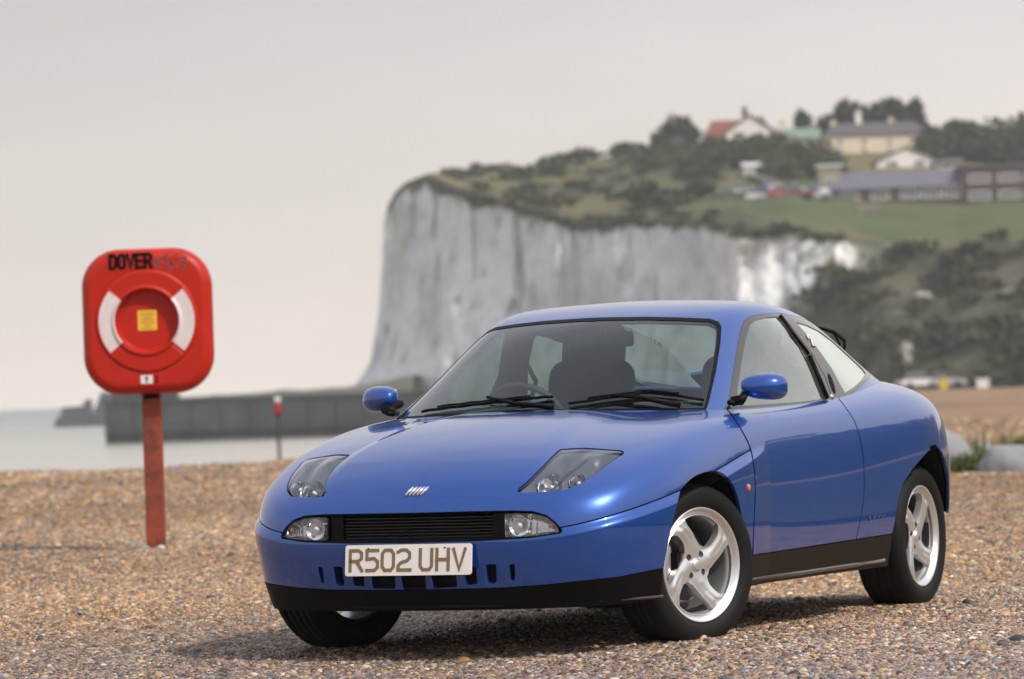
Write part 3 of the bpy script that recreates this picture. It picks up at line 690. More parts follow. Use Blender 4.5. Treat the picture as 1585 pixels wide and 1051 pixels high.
# ------------------------------------------------------------------ wipers
def ws_pt(px, py, off=.012):
    """a point on the windscreen; pixels left of the centre line are found on the mirrored half"""
    V = np.concatenate([ws.V, ws.V * [1, -1, 1]]); Nn = np.concatenate([ws.N, ws.N * [1, -1, 1]]); P = car_px(V)
    i = np.argmin(((P - np.array([px, py])) ** 2).sum(1)); return Vector(V[i]) + Vector(Nn[i]) * off
for pts_b, pts_a in ((((655,640),(715,632),(780,625),(858,617)), ((858,640),(800,632),(757,622))), (((880,628),(950,618),(1010,612),(1088,622)), ((1052,634),(990,622),(945,618)))):
    mb = MB(); mb.tube([ws_pt(*p, .020) for p in pts_a], [.012, .009, .006], 8); arm = mb.build('wiper', M_black, CAR, True)
    P_ = [ws_pt(*p, .010) for p in catmull(pts_b, 4)]; mb = MB(); mb.tube(P_, .0065, 6); mb.tube([q_ + Vector((.008, 0, .010)) for q_ in P_[2:-2]], .0045, 6); mb.build('wiper_blade', M_black, arm, True)
# scuttle below the windscreen
mb = MB()
V = []; F = []
for i, y in enumerate(np.linspace(-.66, .66, 25)):
    x = -.165 - .33 * y * y - .25 * y ** 4; V += [(x + .0, y * .97, .862), (x - .06, y * .97, .878), (x - .16, y * .97, .86)]
for i in range(24):
    for j in range(2): F.append((i * 3 + j, i * 3 + j + 1, (i + 1) * 3 + j + 1, (i + 1) * 3 + j))
mesh_obj('scuttle_panel', V, F, M_black, CAR, True)
# rear roof-edge blade seen over the roof line
p1, p2, p3 = [Vector(uc(a_, b_, 1, .42)) for a_, b_ in ((1264, 499), (1290, 514), (1307, 527))]
base_ = G.V[np.argmin((G.V[:, 0] - p3.x - .02) ** 2 + (G.V[:, 1] - .40) ** 2)]; base_ = Vector(base_)
mb = MB(); mb.tube([p1 - Vector((0, 0, .02)), p2, p3], [.007, .010, .008], 8); mb.tube([p3, p3 + Vector((.0, 0, -.03)), base_], .007, 8); mb.tube([p2, (p2 + p3) / 2 - Vector((0, 0, .03)), base_], .005, 6); mb.build('rear_wiper', M_black, CAR, True)
# ------------------------------------------------------------------ interior
def seat(y, label):
    mb = MB(); mb.rbox((-1.15, y, .50), (.55, .50, .18), .07); st_ = mb.build('seat', M_int, CAR, True)
    mb = MB(); mb.rbox((0, 0, 0), (.15, .38, .62), .07, seg=4); 
    mb.V = [Matrix.Rotation(math.radians(-14), 3, 'Y') @ v + Vector((-1.47, y, .80)) for v in mb.V]; mb.build('backrest', M_int, st_, True)
    mb = MB(); mb.rbox((0, 0, 0), (.11, .28, .20), .05, seg=4); mb.V = [Matrix.Rotation(math.radians(-12), 3, 'Y') @ v + Vector((-1.56, y, 1.16)) for v in mb.V]
    mb.build('headrest', M_int, st_, True)
for y in (-.30, .40): seat(y, '')
mb = MB(); mb.rbox((-2.05, 0, .62), (.3, 1.1, .5), .1); mb.build('rear_seat', M_int, CAR, True)
mb = MB(); mb.rbox((-2.42, 0, .90), (.5, 1.2, .03), .012); mb.build('parcel_shelf', M_int, CAR, True)
mb = MB(); V = []; F = []
prof = [(-.17, .84), (-.40, .885), (-.62, .895), (-.74, .875), (-.78, .80), (-.76, .62)]
for i, y in enumerate(np.linspace(-.70, .70, 21)):
    for (x, z) in prof: V.append((x - .32 * y * y * (1 if x > -.5 else .2), y, z + (.03 * math.exp(-((y + .36) / .2) ** 2) if x < -.5 else 0)))
for i in range(20):
    for j in range(5): F.append((i * 6 + j, i * 6 + j + 1, (i + 1) * 6 + j + 1, (i + 1) * 6 + j))
mesh_obj('dashboard', V, F, M_intp, CAR, True)
mb = MB(); c_ = Vector((-.98, -.36, .84)); rt = Matrix.Rotation(math.radians(-64), 3, 'Y')
mb.tube([c_ + rt @ Vector((.185 * math.cos(a), .185 * math.sin(a), 0)) for a in np.linspace(0, 2 * math.pi, 33)], .014, 8, False)
mb.tube([c_ + rt @ Vector((0, .18, 0)), c_, c_ + rt @ Vector((0, -.18, 0))], .018, 8); mb.tube([c_, c_ + Vector((.2, 0, -.08))], .03, 8); mb.build('steering_wheel', M_intp, CAR, True)
rp = uc(936, 526, 1, .0); rp = Vector(rp); mb = MB(); mb.rbox((rp.x, rp.y, rp.z), (.03, .24, .062), .014, M=Matrix.Rotation(.25, 3, 'Z')); mb.tube([rp + Vector((.02, 0, .02)), rp + Vector((.03, 0, .07))], .010, 6)
mb.build('rear_view_mirror', M_intp, CAR, True)
for sg in (1, -1):
    mb = MB(); q0 = Vector((-1.50, sg * .63, .88)); q1 = Vector((-1.36, sg * .55, 1.24))
    mb.box((-1.53, sg * .64, .70), (.16, .05, .9)); mb.V = []; mb.F = []; mb.mi = []
    V = []
    for (x, y, z) in ((-1.62, .70, .86), (-1.36, .70, .86), (-1.20, .545, 1.235), (-1.34, .55, 1.25)): V += [(x, sg * y, z), (x, sg * (y - .05), z)]
    mb.add(V, [(0, 2, 4, 6), (1, 7, 5, 3), (0, 1, 3, 2), (2, 3, 5, 4), (4, 5, 7, 6), (6, 7, 1, 0)]); mb.build('inner_pillar', M_intp, CAR)
    mb = MB(); mb.tube([(-1.42, sg * .60, 1.17), (-1.43, sg * .56, 1.10), (-1.44, sg * .52, 1.02), (-1.46, sg * .55, .96), (-1.47, sg * .60, .90)], .011, 6); mb.build('seat_belt', M_black, CAR, True)
mb = MB(); mb.box((-1.35, 0, .30), (2.9, 1.5, .10)); mb.box((.0, 0, .42), (.3, .7, .25)); mb.box((-2.7, 0, .45), (.5, 1.0, .2)); mb.build('floor_pan', M_black, CAR)
# inner wheel housings
for x0, y0 in ((0, 1), (0, -1), (-2.54, 1), (-2.54, -1)):
    mb = MB(); V = []; F = []; n = 18
    for k in range(n + 1):
        a = math.pi * (k / n) * 1.16 - .08 * math.pi
        for yy in ((.80, .52) if x0 == 0 else (.70, .48)): V.append((x0 + (.40 if x0 == 0 else .345) * math.cos(a), y0 * yy, .32 + (.385 if x0 == 0 else .37) * math.sin(a)))
    for k in range(n): F.append((2 * k, 2 * k + 1, 2 * k + 3, 2 * k + 2))
    F.append(tuple(range(1, 2 * n + 2, 2))); mesh_obj('wheel_housing', V, F, M_black, CAR, True)
# ------------------------------------------------------------------ wheels
RT, RR = .308, .2175
def rim_face():
    """swirling four-spoke face, levels cut in polar coordinates; outward is +y"""
    nr, na = 70, 240; rs = np.linspace(.012, .1925, nr); an = np.linspace(0, 2 * math.pi, na + 1)
    Rg, Ag = np.meshgrid(rs, an, indexing='ij')
    sw = Ag + 3.0 * (Rg - .06) - 5 * np.clip(Rg - .14, 0, 1) ** 1.3 * 0 + .12
    off = (np.mod(sw + math.pi / 4, math.pi / 2) - math.pi / 4)          # angle from the nearest spoke axis
    lat = Rg * off
    half = .0345 + .030 * np.clip((.110 - Rg) / .06, 0, 1) ** 1.5 + .018 * np.clip((Rg - .155) / .04, 0, 1) ** 1.6
    op = np.minimum(np.abs(lat) - half, np.minimum(Rg - .078, .189 - Rg))
    # lug holes
    lug = np.full_like(Rg, 1.)
    for k in range(4):
        a = k * math.pi / 2 + math.pi / 4 + .0; hx, hz = .049 * math.cos(a), .049 * math.sin(a)
        lug = np.minimum(lug, np.sqrt((Rg * np.cos(Ag) - hx) ** 2 + (Rg * np.sin(Ag) - hz) ** 2) - .0125)
    Yh = .006 - .012 * np.cos(np.clip(Rg / .2, 0, 1) * math.pi) - .010                         # dished
    ridge = np.clip(1 - np.abs(lat) / half, 0, 1); ridge = ridge * ridge * (3 - 2 * ridge)
    Yh = Yh + .010 * ridge * np.clip((.19 - Rg) / .03, 0, 1) - .006 * np.exp(-(lat / (half * .35)) ** 2) * np.clip((Rg - .07) / .04, 0, 1)
    Yh = Yh - .010 * np.clip((Rg - .187) / .01, 0, 1) * 1.0
    Vg = np.stack([Rg * np.cos(Ag), Yh, Rg * np.sin(Ag)], 2)
    du = np.gradient(Vg, axis=0); dv = np.gradient(Vg, axis=1); N = np.cross(du, dv); N /= np.maximum(np.linalg.norm(N, axis=2, keepdims=True), 1e-12)
    N[:, 0] = N[:, -1] = (N[:, 0] + N[:, -1]) / 2
    if N[..., 1].mean() < 0: N = -N
    i = np.arange(nr - 1)[:, None] * (na + 1) + np.arange(na)[None]; a = i.ravel(); b = a + na + 1; c = b + 1; d_ = a + 1
    T = np.concatenate([np.stack([a, c, b], 1), np.stack([a, d_, c], 1)])
    e = np.cross(Vg.reshape(-1, 3)[T[0, 1]] - Vg.reshape(-1, 3)[T[0, 0]], Vg.reshape(-1, 3)[T[0, 2]] - Vg.reshape(-1, 3)[T[0, 0]])
    if e[1] < 0: T = T[:, ::-1]
    s = Surf(Vg.reshape(-1, 3), N.reshape(-1, 3), T); f_ = np.maximum(op, -lug).ravel()
    return clip(s, -np.maximum(op, -lug).ravel())
RF = rim_face()
# thick flange around openings
E = boundary(RF.T); rE = np.hypot(RF.V[E[:, 0], 0], RF.V[E[:, 0], 2]); E = E[(rE > .02)]
a, b = RF.V[E[:, 0]], RF.V[E[:, 1]]; dn = np.array([0, -.028, 0]); w_ = np.cross(b - a, [0, 1, 0]); w_ /= np.maximum(np.linalg.norm(w_, axis=1, keepdims=True), 1e-9)
nV = len(RF.V); m_ = len(E); V = np.concatenate([RF.V, a, b, b + dn, a + dn]); N = np.concatenate([RF.N, w_, w_, w_, w_]); i = np.arange(m_)
T = np.concatenate([RF.T, np.stack([nV + i, nV + 3 * m_ + i, nV + 2 * m_ + i], 1), np.stack([nV + i, nV + 2 * m_ + i, nV + m_ + i], 1)])
def wheel_mesh_objs(loc, sg, steer, roll):
    w = MB()
    w.lathe([(.190, -.15), (.187, -.10), (.183, -.03), (.186, -.012), (.196, .004), (.2085, .018), (.2145, .024), (.2175, .0235), (.2195, .018), (.2195, .008), (.213, .004), (.206, -.01), (.205, -.15)], 72, 'y')
    root = w.build('wheel', M_alloy, CAR, True); root.location = loc
    root.rotation_euler = (0, roll, steer + (0 if sg > 0 else math.pi)); root.rotation_mode = 'XYZ'
    face = mesh_obj('rim_spokes', V, T, M_alloy, root, True, N)
    t = MB(); pr = [(.216, .014), (.226, .027), (.245, .0355), (.268, .036), (.285, .0315), (.2975, .020), (.3045, .006)]
    grooves = []
    for k in range(1, 10):
        y = .006 - .017 * k; 
        if k in (2, 4, 6, 8): pr += [(.3075, y + .0045), (.300, y + .003), (.300, y - .003), (.3075, y - .0045)]
        else: pr += [(.3075, y)]
    pr += [(.300, -.165), (.28, -.182), (.24, -.182), (.212, -.165)]
    t.lathe(pr, 96, 'y')
    # tread shoulder blocks
    for k in range(64):
        a0 = 2 * math.pi * k / 64; ca, sa = math.cos(a0), math.sin(a0)
        M = Matrix(((ca, 0, -sa), (0, 1, 0), (sa, 0, ca)))
        Vb = [M @ Vector(v) for v in ((.296, .021, -.0045), (.296, .021, .0045), (.3088, .001, -.005), (.3088, .001, .005), (.3085, -.014, -.005), (.3085, -.014, .005), (.290, -.0, 0), (.290, -.0, 0))]
        t.add(Vb, [(0, 1, 3, 2), (2, 3, 5, 4)])
    t.build('tyre', M_rubber, root, True)
    d_ = MB(); d_.lathe([(.03, -.075), (.135, -.075), (.135, -.095), (.03, -.095)], 48, 'y'); d_.build('brake_disc', M_alloyd, root)
    hc = MB(); hc.lathe([(.0, .0035), (.015, .003), (.0205, .001), (.022, -.004), (.024, -.006)], 32, 'y'); hc.lathe([(.0255, -.010), (.0255, -.002), (.023, -.001)], 32, 'y'); hc.build('hub_cap', M_alloy, root, True)
    for k in range(4):
        a0 = k * math.pi / 2 + math.pi / 4; bl = MB(); bl.lathe([(.0, -.012), (.007, -.013), (.0085, -.02), (.0085, -.03)], 6, 'y', (.049 * math.cos(a0), 0, .049 * math.sin(a0))); bl.build('wheel_bolt', M_alloyd, root)
    return root
M_cal = mat('caliper_grey', (.5, .5, .5), .35, .7)
WH = [(( 0, .79, .300), 1, -math.radians(19)), ((0, -.79, .300), -1, -math.radians(17)), ((-2.54, .760, .300), 1, 0), ((-2.54, -.760, .300), -1, 0)]
for i, (loc, sg, steer) in enumerate(WH):
    r_ = wheel_mesh_objs(loc, sg, steer, math.radians([8, 20, 30, 50][i]))
    cb = MB(); cb.rbox((0, 0, 0), (.05, .07, .16), .02); 
    o = cb.build('brake_caliper', M_cal, CAR, True); o.location = Vector(loc) + Matrix.Rotation(steer, 3, 'Z') @ Vector((.125, -sg * .065, .01)); o.rotation_euler = (0, 0, steer)
# ================================================================== THE PLACE
def nz(x, y, z=0.): return noise.noise(Vector((x, y, z)))
def fbm(x, y, z=0., o=4): return noise.fractal(Vector((x, y, z)), .6, 2.1, o)
def crest(X): return 71 + max(0, X + 4.2) * 24 - min(0, X + 4.2) * -.55
def gz(X, Yv):
    z = .05 * nz(X * .55, Yv * .3) + .012 * nz(X * 2.3, Yv * 1.6, 3)
    # wheel ruts and a slight hollow where the car stands
    z *= min(1, .35 + .65 * min(1, math.hypot(X, Yv - 18.2) / 3.0))
    if Yv > 34: z += .25 * nz(X * .06, Yv * .03, 9) * min(1, (Yv - 34) / 40) * (0 if Yv > 300 else 1)
    c = crest(X)
    if Yv > c: d = Yv - c; z -= min(.022 * d + .00025 * d * d, 5.5)
    if X < -60: z -= min((-60 - X) * .1, 5)
    return z
# ground material: shingle colours in cells, warmer on the left and far beach, greyer and pinker close up
def shingle_material():
    m = bpy.data.materials.new('shingle'); m.use_nodes = True; t = m.node_tree; b = t.nodes['Principled BSDF']; b.inputs['Roughness'].default_value = .75
    c = nd(t, 'ShaderNodeTexCoord'); L = t.links
    def cells(scale):
        v = nd(t, 'ShaderNodeTexVoronoi', i_Scale=scale); L.new(c.outputs['Object'], v.inputs['Vector']); s = nd(t, 'ShaderNodeSeparateColor'); L.new(v.outputs['Color'], s.inputs[0]); return v, s
    v1, s1 = cells(30.); v2, s2 = cells(7.)
    r = nd(t, 'ShaderNodeValToRGB'); pal = [(0, (.085, .085, .10)), (.15, (.20, .135, .085)), (.32, (.40, .245, .125)), (.5, (.46, .33, .20)), (.64, (.30, .215, .16)), (.78, (.50, .41, .31)), (.9, (.20, .20, .22)), (1, (.66, .60, .52))]
    els = r.color_ramp.elements; els[0].position = 0; els[0].color = (*pal[0][1], 1); els[1].position = 1; els[1].color = (*pal[-1][1], 1)
    for p, q in pal[1:-1]: e = els.new(p); e.color = (*q, 1)
    mx = nd(t, 'ShaderNodeMath', operation='ADD'); a = nd(t, 'ShaderNodeMath', operation='MULTIPLY'); a.inputs[1].default_value = .6; bb = nd(t, 'ShaderNodeMath', operation='MULTIPLY'); bb.inputs[1].default_value = .4
    L.new(s1.outputs[0], a.inputs[0]); L.new(s2.outputs[1], bb.inputs[0]); L.new(a.outputs[0], mx.inputs[0]); L.new(bb.outputs[0], mx.inputs[1]); L.new(mx.outputs[0], r.inputs[0])
    # broad patches
    n = nd(t, 'ShaderNodeTexNoise', i_Scale=.12, i_Detail=6.0, i_Roughness=.6); mp_ = nd(t, 'ShaderNodeMapping'); mp_.inputs['Scale'].default_value = (1, .35, 1); L.new(c.outputs['Object'], mp_.inputs[0]); L.new(mp_.outputs[0], n.inputs['Vector'])
    rr = nd(t, 'ShaderNodeValToRGB'); rr.color_ramp.elements[0].position = .35; rr.color_ramp.elements[0].color = (.52, .44, .36, 1); rr.color_ramp.elements[1].position = .65; rr.color_ramp.elements[1].color = (.92, .76, .56, 1)
    L.new(n.outputs['Fac'], rr.inputs[0]); mm = nd(t, 'ShaderNodeMix', data_type='RGBA', blend_type='MULTIPLY'); mm.inputs['Factor'].default_value = 1; L.new(r.outputs[0], mm.inputs['A']); L.new(rr.outputs[0], mm.inputs['B']); L.new(mm.outputs['Result'], b.inputs['Base Color'])
    bp = nd(t, 'ShaderNodeBump'); bp.inputs['Strength'].default_value = .9; bp.inputs['Distance'].default_value = .02; inv = nd(t, 'ShaderNodeMath', operation='SUBTRACT'); inv.inputs[0].default_value = 1; L.new(v1.outputs['Distance'], inv.inputs[1]); L.new(inv.outputs[0], bp.inputs['Height']); L.new(bp.outputs[0], b.inputs['Normal'])
    return m
M_shing = shingle_material()
def axis(segs):
    o = []
    for a, b, n in segs: o += list(np.linspace(a, b, n, endpoint=False))
    return o + [segs[-1][1]]
gx = axis([(-400, -60, 14), (-60, -12, 16), (-12, 12, 110), (12, 60, 26), (60, 420, 20)])
gy = axis([(-320, -20, 20), (-20, 10, 20), (10, 40, 130), (40, 120, 80), (120, 400, 60), (400, 760, 12)])
Vg = [(x, y, gz(x, y)) for y in gy for x in gx]; nx_ = len(gx)
Fg = [(j * nx_ + i, j * nx_ + i + 1, (j + 1) * nx_ + i + 1, (j + 1) * nx_ + i) for j in range(len(gy) - 1) for i in range(nx_ - 1)]
mesh_obj('shingle_beach', Vg, Fg, M_shing, None, True, kind='structure')
# dark ground added out of frame to darken the reflections in the car paint
def sheet(name, poly, m, dz, n=1):
    V = []; Fc = []
    (x0, y0), (x1, y1) = poly; xs = np.linspace(x0, x1, 26); ys = np.linspace(y0, y1, 40)
    for y in ys:
        for x in xs: V.append((x, y, gz(x, y) + dz))
    for j in range(39):
        for i in range(25): Fc.append((j * 26 + i, j * 26 + i + 1, (j + 1) * 26 + i + 1, (j + 1) * 26 + i))
    return mesh_obj(name, V, Fc, m, None, True, kind='structure')
sheet('dark_reflection_front', ((-40, -60), (60, 12.3)), mat('reflection_dark_grey', (.045, .045, .048), .9, bump=(60, .4, .01)), .05)  # added unseen sheet, dark so the bumper mirrors less bright gravel
M_refl_green = mat('reflection_dark_green', (.040, .050, .022), .95, spec=.2, vary=(1.2, (.07, .07, .035), .15), bump=(9, .6, .05))
V = []; Fc = []
for y in np.linspace(12.35, 75, 60):
    xa = .16 * y + 1.35
    for x in np.linspace(0, 1, 24) ** 2 * 130 + xa: V.append((x, y, gz(x, y) + .06))
mesh_obj('dark_reflection_side', V, [(j * 24 + i, j * 24 + i + 1, (j + 1) * 24 + i + 1, (j + 1) * 24 + i) for j in range(59) for i in range(23)], M_refl_green, None, True, kind='structure')  # added unseen sheet right of the frame, darkens what the door mirrors
# sea
def sea_material():
    m = bpy.data.materials.new('sea_water'); m.use_nodes = True; t = m.node_tree; b = t.nodes['Principled BSDF']; L = t.links
    b.inputs['Roughness'].default_value = .22; c = nd(t, 'ShaderNodeTexCoord'); s = nd(t, 'ShaderNodeSeparateXYZ'); L.new(c.outputs['Object'], s.inputs[0])
    mr = nd(t, 'ShaderNodeMapRange'); mr.inputs['From Min'].default_value = 250; mr.inputs['From Max'].default_value = 1500; L.new(s.outputs['Y'], mr.inputs['Value'])
    r = nd(t, 'ShaderNodeValToRGB'); r.color_ramp.elements[0].color = (.46, .42, .35, 1); r.color_ramp.elements[1].color = (.11, .18, .18, 1); e = r.color_ramp.elements.new(.35); e.color = (.33, .33, .28, 1)
    L.new(mr.outputs[0], r.inputs[0])
    n = nd(t, 'ShaderNodeTexNoise', i_Scale=.05, i_Detail=8.0, i_Roughness=.65); mp_ = nd(t, 'ShaderNodeMapping'); mp_.inputs['Scale'].default_value = (.35, 1, 1); L.new(c.outputs['Object'], mp_.inputs[0]); L.new(mp_.outputs[0], n.inputs['Vector'])
    k = nd(t, 'ShaderNodeMapRange'); k.inputs['From Min'].default_value = .58; k.inputs['From Max'].default_value = .72; L.new(n.outputs['Fac'], k.inputs['Value'])
    mm = nd(t, 'ShaderNodeMix', data_type='RGBA'); mm.inputs['B'].default_value = (.62, .60, .56, 1); L.new(k.outputs[0], mm.inputs['Factor']); L.new(r.outputs[0], mm.inputs['A']); L.new(mm.outputs['Result'], b.inputs['Base Color'])
    bp = nd(t, 'ShaderNodeBump'); bp.inputs['Strength'].default_value = .5; bp.inputs['Distance'].default_value = .6; n2 = nd(t, 'ShaderNodeTexNoise', i_Scale=.5, i_Detail=5.0); L.new(c.outputs['Object'], n2.inputs['Vector']); L.new(n2.outputs['Fac'], bp.inputs['Height']); L.new(bp.outputs[0], b.inputs['Normal'])
    return m
mesh_obj('sea', [(-30000, -30000, -3), (30000, -30000, -3), (30000, 40000, -3), (-30000, 40000, -3)], [(0, 1, 2, 3)], sea_material(), kind='structure')
# ------------------------------------------------------------------ pebbles lying on the beach close to the camera
def pebbles():
    n = 670000; nf = 140000
    u = rng.random(n - nf); Yp = 12.6 * (37 / 12.6) ** (u ** .85)
    Yp = np.concatenate([Yp, 35 + 55 * rng.random(nf) ** .75])
    Yp = np.maximum(Yp - (rng.random(n) < .03) * rng.random(n) * 1.5, 12.36)
    half = Yp * .127 + .35; Xp = (rng.random(n) * 2 - 1) * half; far_ = rng.random(n) < .14; Xp = np.where(far_, Xp + rng.normal(0, 1.1, n) * (1 + Yp * .02), Xp)
    # thin out with distance, the far pebbles larger
    Zp = np.array([gz(a, b) for a, b in zip(Xp, Yp)])
    me = bpy.data.meshes.new('pebbles'); me.vertices.add(n); me.vertices.foreach_set('co', np.stack([Xp, Yp, Zp], 1).ravel())
    sc = np.exp(rng.normal(0, .36, n)) * .0068; sc *= np.where(rng.random(n) < .012, 1.9, 1.0) * (1 + np.clip((Yp - 20) / 30, 0, .6)) * np.where(Yp > 36, np.minimum(1 + (Yp - 34) / 22, 2.2), 1.); sc = np.minimum(sc, .06)
    a = me.attributes.new('psize', 'FLOAT', 'POINT'); a.data.foreach_set('value', sc.astype(np.float32))
    # colour family: warm far and left, grey and pink close by
    base = np.array([(.105, .105, .12), (.25, .165, .10), (.52, .31, .15), (.56, .40, .24), (.36, .25, .18), (.60, .50, .38), (.27, .27, .29), (.74, .69, .62), (.45, .33, .29), (.33, .32, .34)])
    pw = np.array([.10, .13, .19, .16, .12, .10, .07, .05, .05, .03]); pg = np.array([.12, .11, .07, .11, .13, .12, .12, .05, .11, .06])
    pat = np.array([nz(a * .35, b * .16, 5) for a, b in zip(Xp[::1], Yp[::1])])
    w = np.clip((Yp - 16.0 - Xp * .9 + pat * 5) / 7, 0, 1)[:, None]; p = pw * w + pg * (1 - w); p /= p.sum(1, keepdims=True)
    ci = (rng.random(n)[:, None] > np.cumsum(p, 1)).sum(1).clip(0, 9); c = base[ci] * rng.uniform(.26, 1.04, (n, 1)) * (np.array([1.03, .90, .71]) * w + np.array([.86, .82, .82]) * (1 - w))
    c = c * (1 + .35 * np.clip(pat, -.5, .5))[:, None]
    ca = me.attributes.new('pcol', 'FLOAT_COLOR', 'POINT'); ca.data.foreach_set('color', np.concatenate([c, np.ones((n, 1))], 1).astype(np.float32).ravel())
    o = bpy.data.objects.new('pebbles', me); link(o); props(o, label='loose rounded flint pebbles, tan and grey, covering the beach round the car', cat='pebbles', kind='stuff')
    # stone shape used by the scatter, kept in the node tree
    mb = bpy.data.meshes.new('pebble_shape'); import bmesh
    bm = bmesh.new(); bmesh.ops.create_icosphere(bm, subdivisions=2, radius=1)
    for v in bm.verts:
        v.co *= 1 + .22 * nz(v.co.x * 1.1, v.co.y * 1.1, v.co.z * 1.1); v.co.z *= .62; v.co.y *= .80
    bm.to_mesh(mb); bm.free(); mb.polygons.foreach_set('use_smooth', [True] * len(mb.polygons))
    m = bpy.data.materials.new('pebble'); m.use_nodes = True; t = m.node_tree; b = t.nodes['Principled BSDF']; b.inputs['Roughness'].default_value = .5
    at = nd(t, 'ShaderNodeAttribute', attribute_type='INSTANCER', attribute_name='pcol'); t.links.new(at.outputs['Color'], b.inputs['Base Color'])
    mb.materials.append(m); src = bpy.data.objects.new('pebble', mb)
    g = bpy.data.node_groups.new('scatter_pebbles', 'GeometryNodeTree'); g.interface.new_socket('Geometry', in_out='INPUT', socket_type='NodeSocketGeometry'); g.interface.new_socket('Geometry', in_out='OUTPUT', socket_type='NodeSocketGeometry')
    gi = g.nodes.new('NodeGroupInput'); go = g.nodes.new('NodeGroupOutput'); ip = g.nodes.new('GeometryNodeInstanceOnPoints'); oi = g.nodes.new('GeometryNodeObjectInfo'); oi.inputs['Object'].default_value = src
    rv = g.nodes.new('FunctionNodeRandomValue'); rv.data_type = 'FLOAT_VECTOR'; rv.inputs['Min'].default_value = (-.45, -.45, 0); rv.inputs['Max'].default_value = (.45, .45, 6.28)
    na = g.nodes.new('GeometryNodeInputNamedAttribute'); na.data_type = 'FLOAT'; na.inputs['Name'].default_value = 'psize'
    rs = g.nodes.new('FunctionNodeRandomValue'); rs.data_type = 'FLOAT_VECTOR'; rs.inputs['Min'].default_value = (.8, .75, .7); rs.inputs['Max'].default_value = (1.35, 1.2, 1.2); rs.inputs['Seed'].default_value = 5
    vm = g.nodes.new('ShaderNodeVectorMath'); vm.operation = 'SCALE'
    L = g.links; L.new(gi.outputs[0], ip.inputs['Points']); L.new(oi.outputs['Geometry'], ip.inputs['Instance']); L.new(rv.outputs[0], ip.inputs['Rotation']); L.new(rs.outputs[0], vm.inputs[0]); L.new(na.outputs['Attribute'], vm.inputs['Scale']); L.new(vm.outputs[0], ip.inputs['Scale']); L.new(ip.outputs[0], go.inputs[0])
    md = o.modifiers.new('scatter', 'NODES'); md.node_group = g
pebbles()
# ------------------------------------------------------------------ headland: chalk cliff, plateau, slope
def I(x, pts): return float(np.interp(x, [p[0] for p in pts], [p[1] for p in pts]))
FOOTY = [(580, 560), (700, 530), (1000, 490), (1300, 430), (1600, 405), (2400, 350), (4300, 300)]
EDGE = [(604, 345), (610, 318), (622, 297), (640, 281), (672, 271), (700, 284), (735, 298), (770, 303), (800, 314), (830, 322), (862, 324), (872, 339), (905, 347), (950, 345), (1000, 336), (1080, 338), (1130, 346), (1160, 356), (1220, 352), (1290, 362), (1340, 372), (1400, 378), (1480, 384), (1520, 376), (1585, 372), (1800, 380), (4300, 330)]
SKY = [(604, 343), (610, 315), (622, 294), (640, 277), (665, 268), (735, 263), (800, 259), (860, 252), (940, 243), (1000, 233), (1060, 228), (1200, 226), (1300, 228), (1450, 222), (1585, 228), (2000, 232), (4300, 260)]
def foot_px(e): return I(e, [(604, 500), (640, 572), (700, 665), (800, 790), (900, 900), (4300, 4300)])
def foot_py(e): return horizon(foot_px(e)) - (-2.5 if e < 1250 else .4 * 1 - .975 + .6) * FPX / I(e, FOOTY) + (.975 * FPX / I(e, FOOTY) if e < 1250 else 0)
PX_FR = [0, .19, .25, .317, .444, .57, .825, 1]; FR = [0, .43, .6, .72, .80, .865, .95, 1]
def hill_pt(e, s, t):
    """s 0..1 up the face, then t 0..1 over the plateau to the skyline"""
    Yf = I(e, FOOTY); slope = I(e, [(600, 9), (1150, 12), (1320, 40), (1600, 60), (4300, 60)]); fslope = I(e, [(600, 9), (1150, 10), (1290, 10), (1370, 40), (1600, 60), (4300, 60)])
    if t <= 0:
        fr = float(np.interp(s, PX_FR, FR)); px = foot_px(e) + (e - foot_px(e)) * fr
        Yr = Yf + slope - fslope * (1 - s); zf = -2.6 if e < 1150 else I(e, [(1150, -2.6), (1350, .2), (4300, .2)])
        ze = wpt(e, I(e, EDGE), Yf + slope).z; z = zf + (ze - zf) * s
        X = wpt(px, horizon(px), Yr).x; return Vector((X, Yr, z))
    py = I(e, EDGE) + (I(e, SKY) - I(e, EDGE)) * t
    return wpt(e, py, Yf + slope + 150 * t ** .9)
def plateau(px, py):
    """point of the plateau seen at a pixel"""
    a, b = I(px, EDGE), I(px, SKY); t = min(max((a - py) / (a - b), 0.01), 1); return hill_pt(px, 1, t)
es = [604 + (x ** 1.25) * 0 + x for x in np.arange(0, 60, 2.5)] + list(np.arange(664, 1700, 4.)) + list(np.arange(1700, 4300, 25))
NS, NT = 46, 34
GUL = [(655, 5, 2.2, .35), (745, 3, 1.2, .0), (812, 6, 3.2, .2), (834, 8, 3.0, .25), (880, 5, 2.0, .1), (900, 6, 2.2, .2), (925, 4, 1.2, 0), (987, 7, 2.6, .15), (1043, 5, 1, 0), (1110, 9, 1.2, 0), (1168, 12, 1.0, 0), (1215, 10, .6, 0), (623, 3, 1.5, 0), (700, 5, .9, 0)]
Vh = []; vegs = []
rows = []
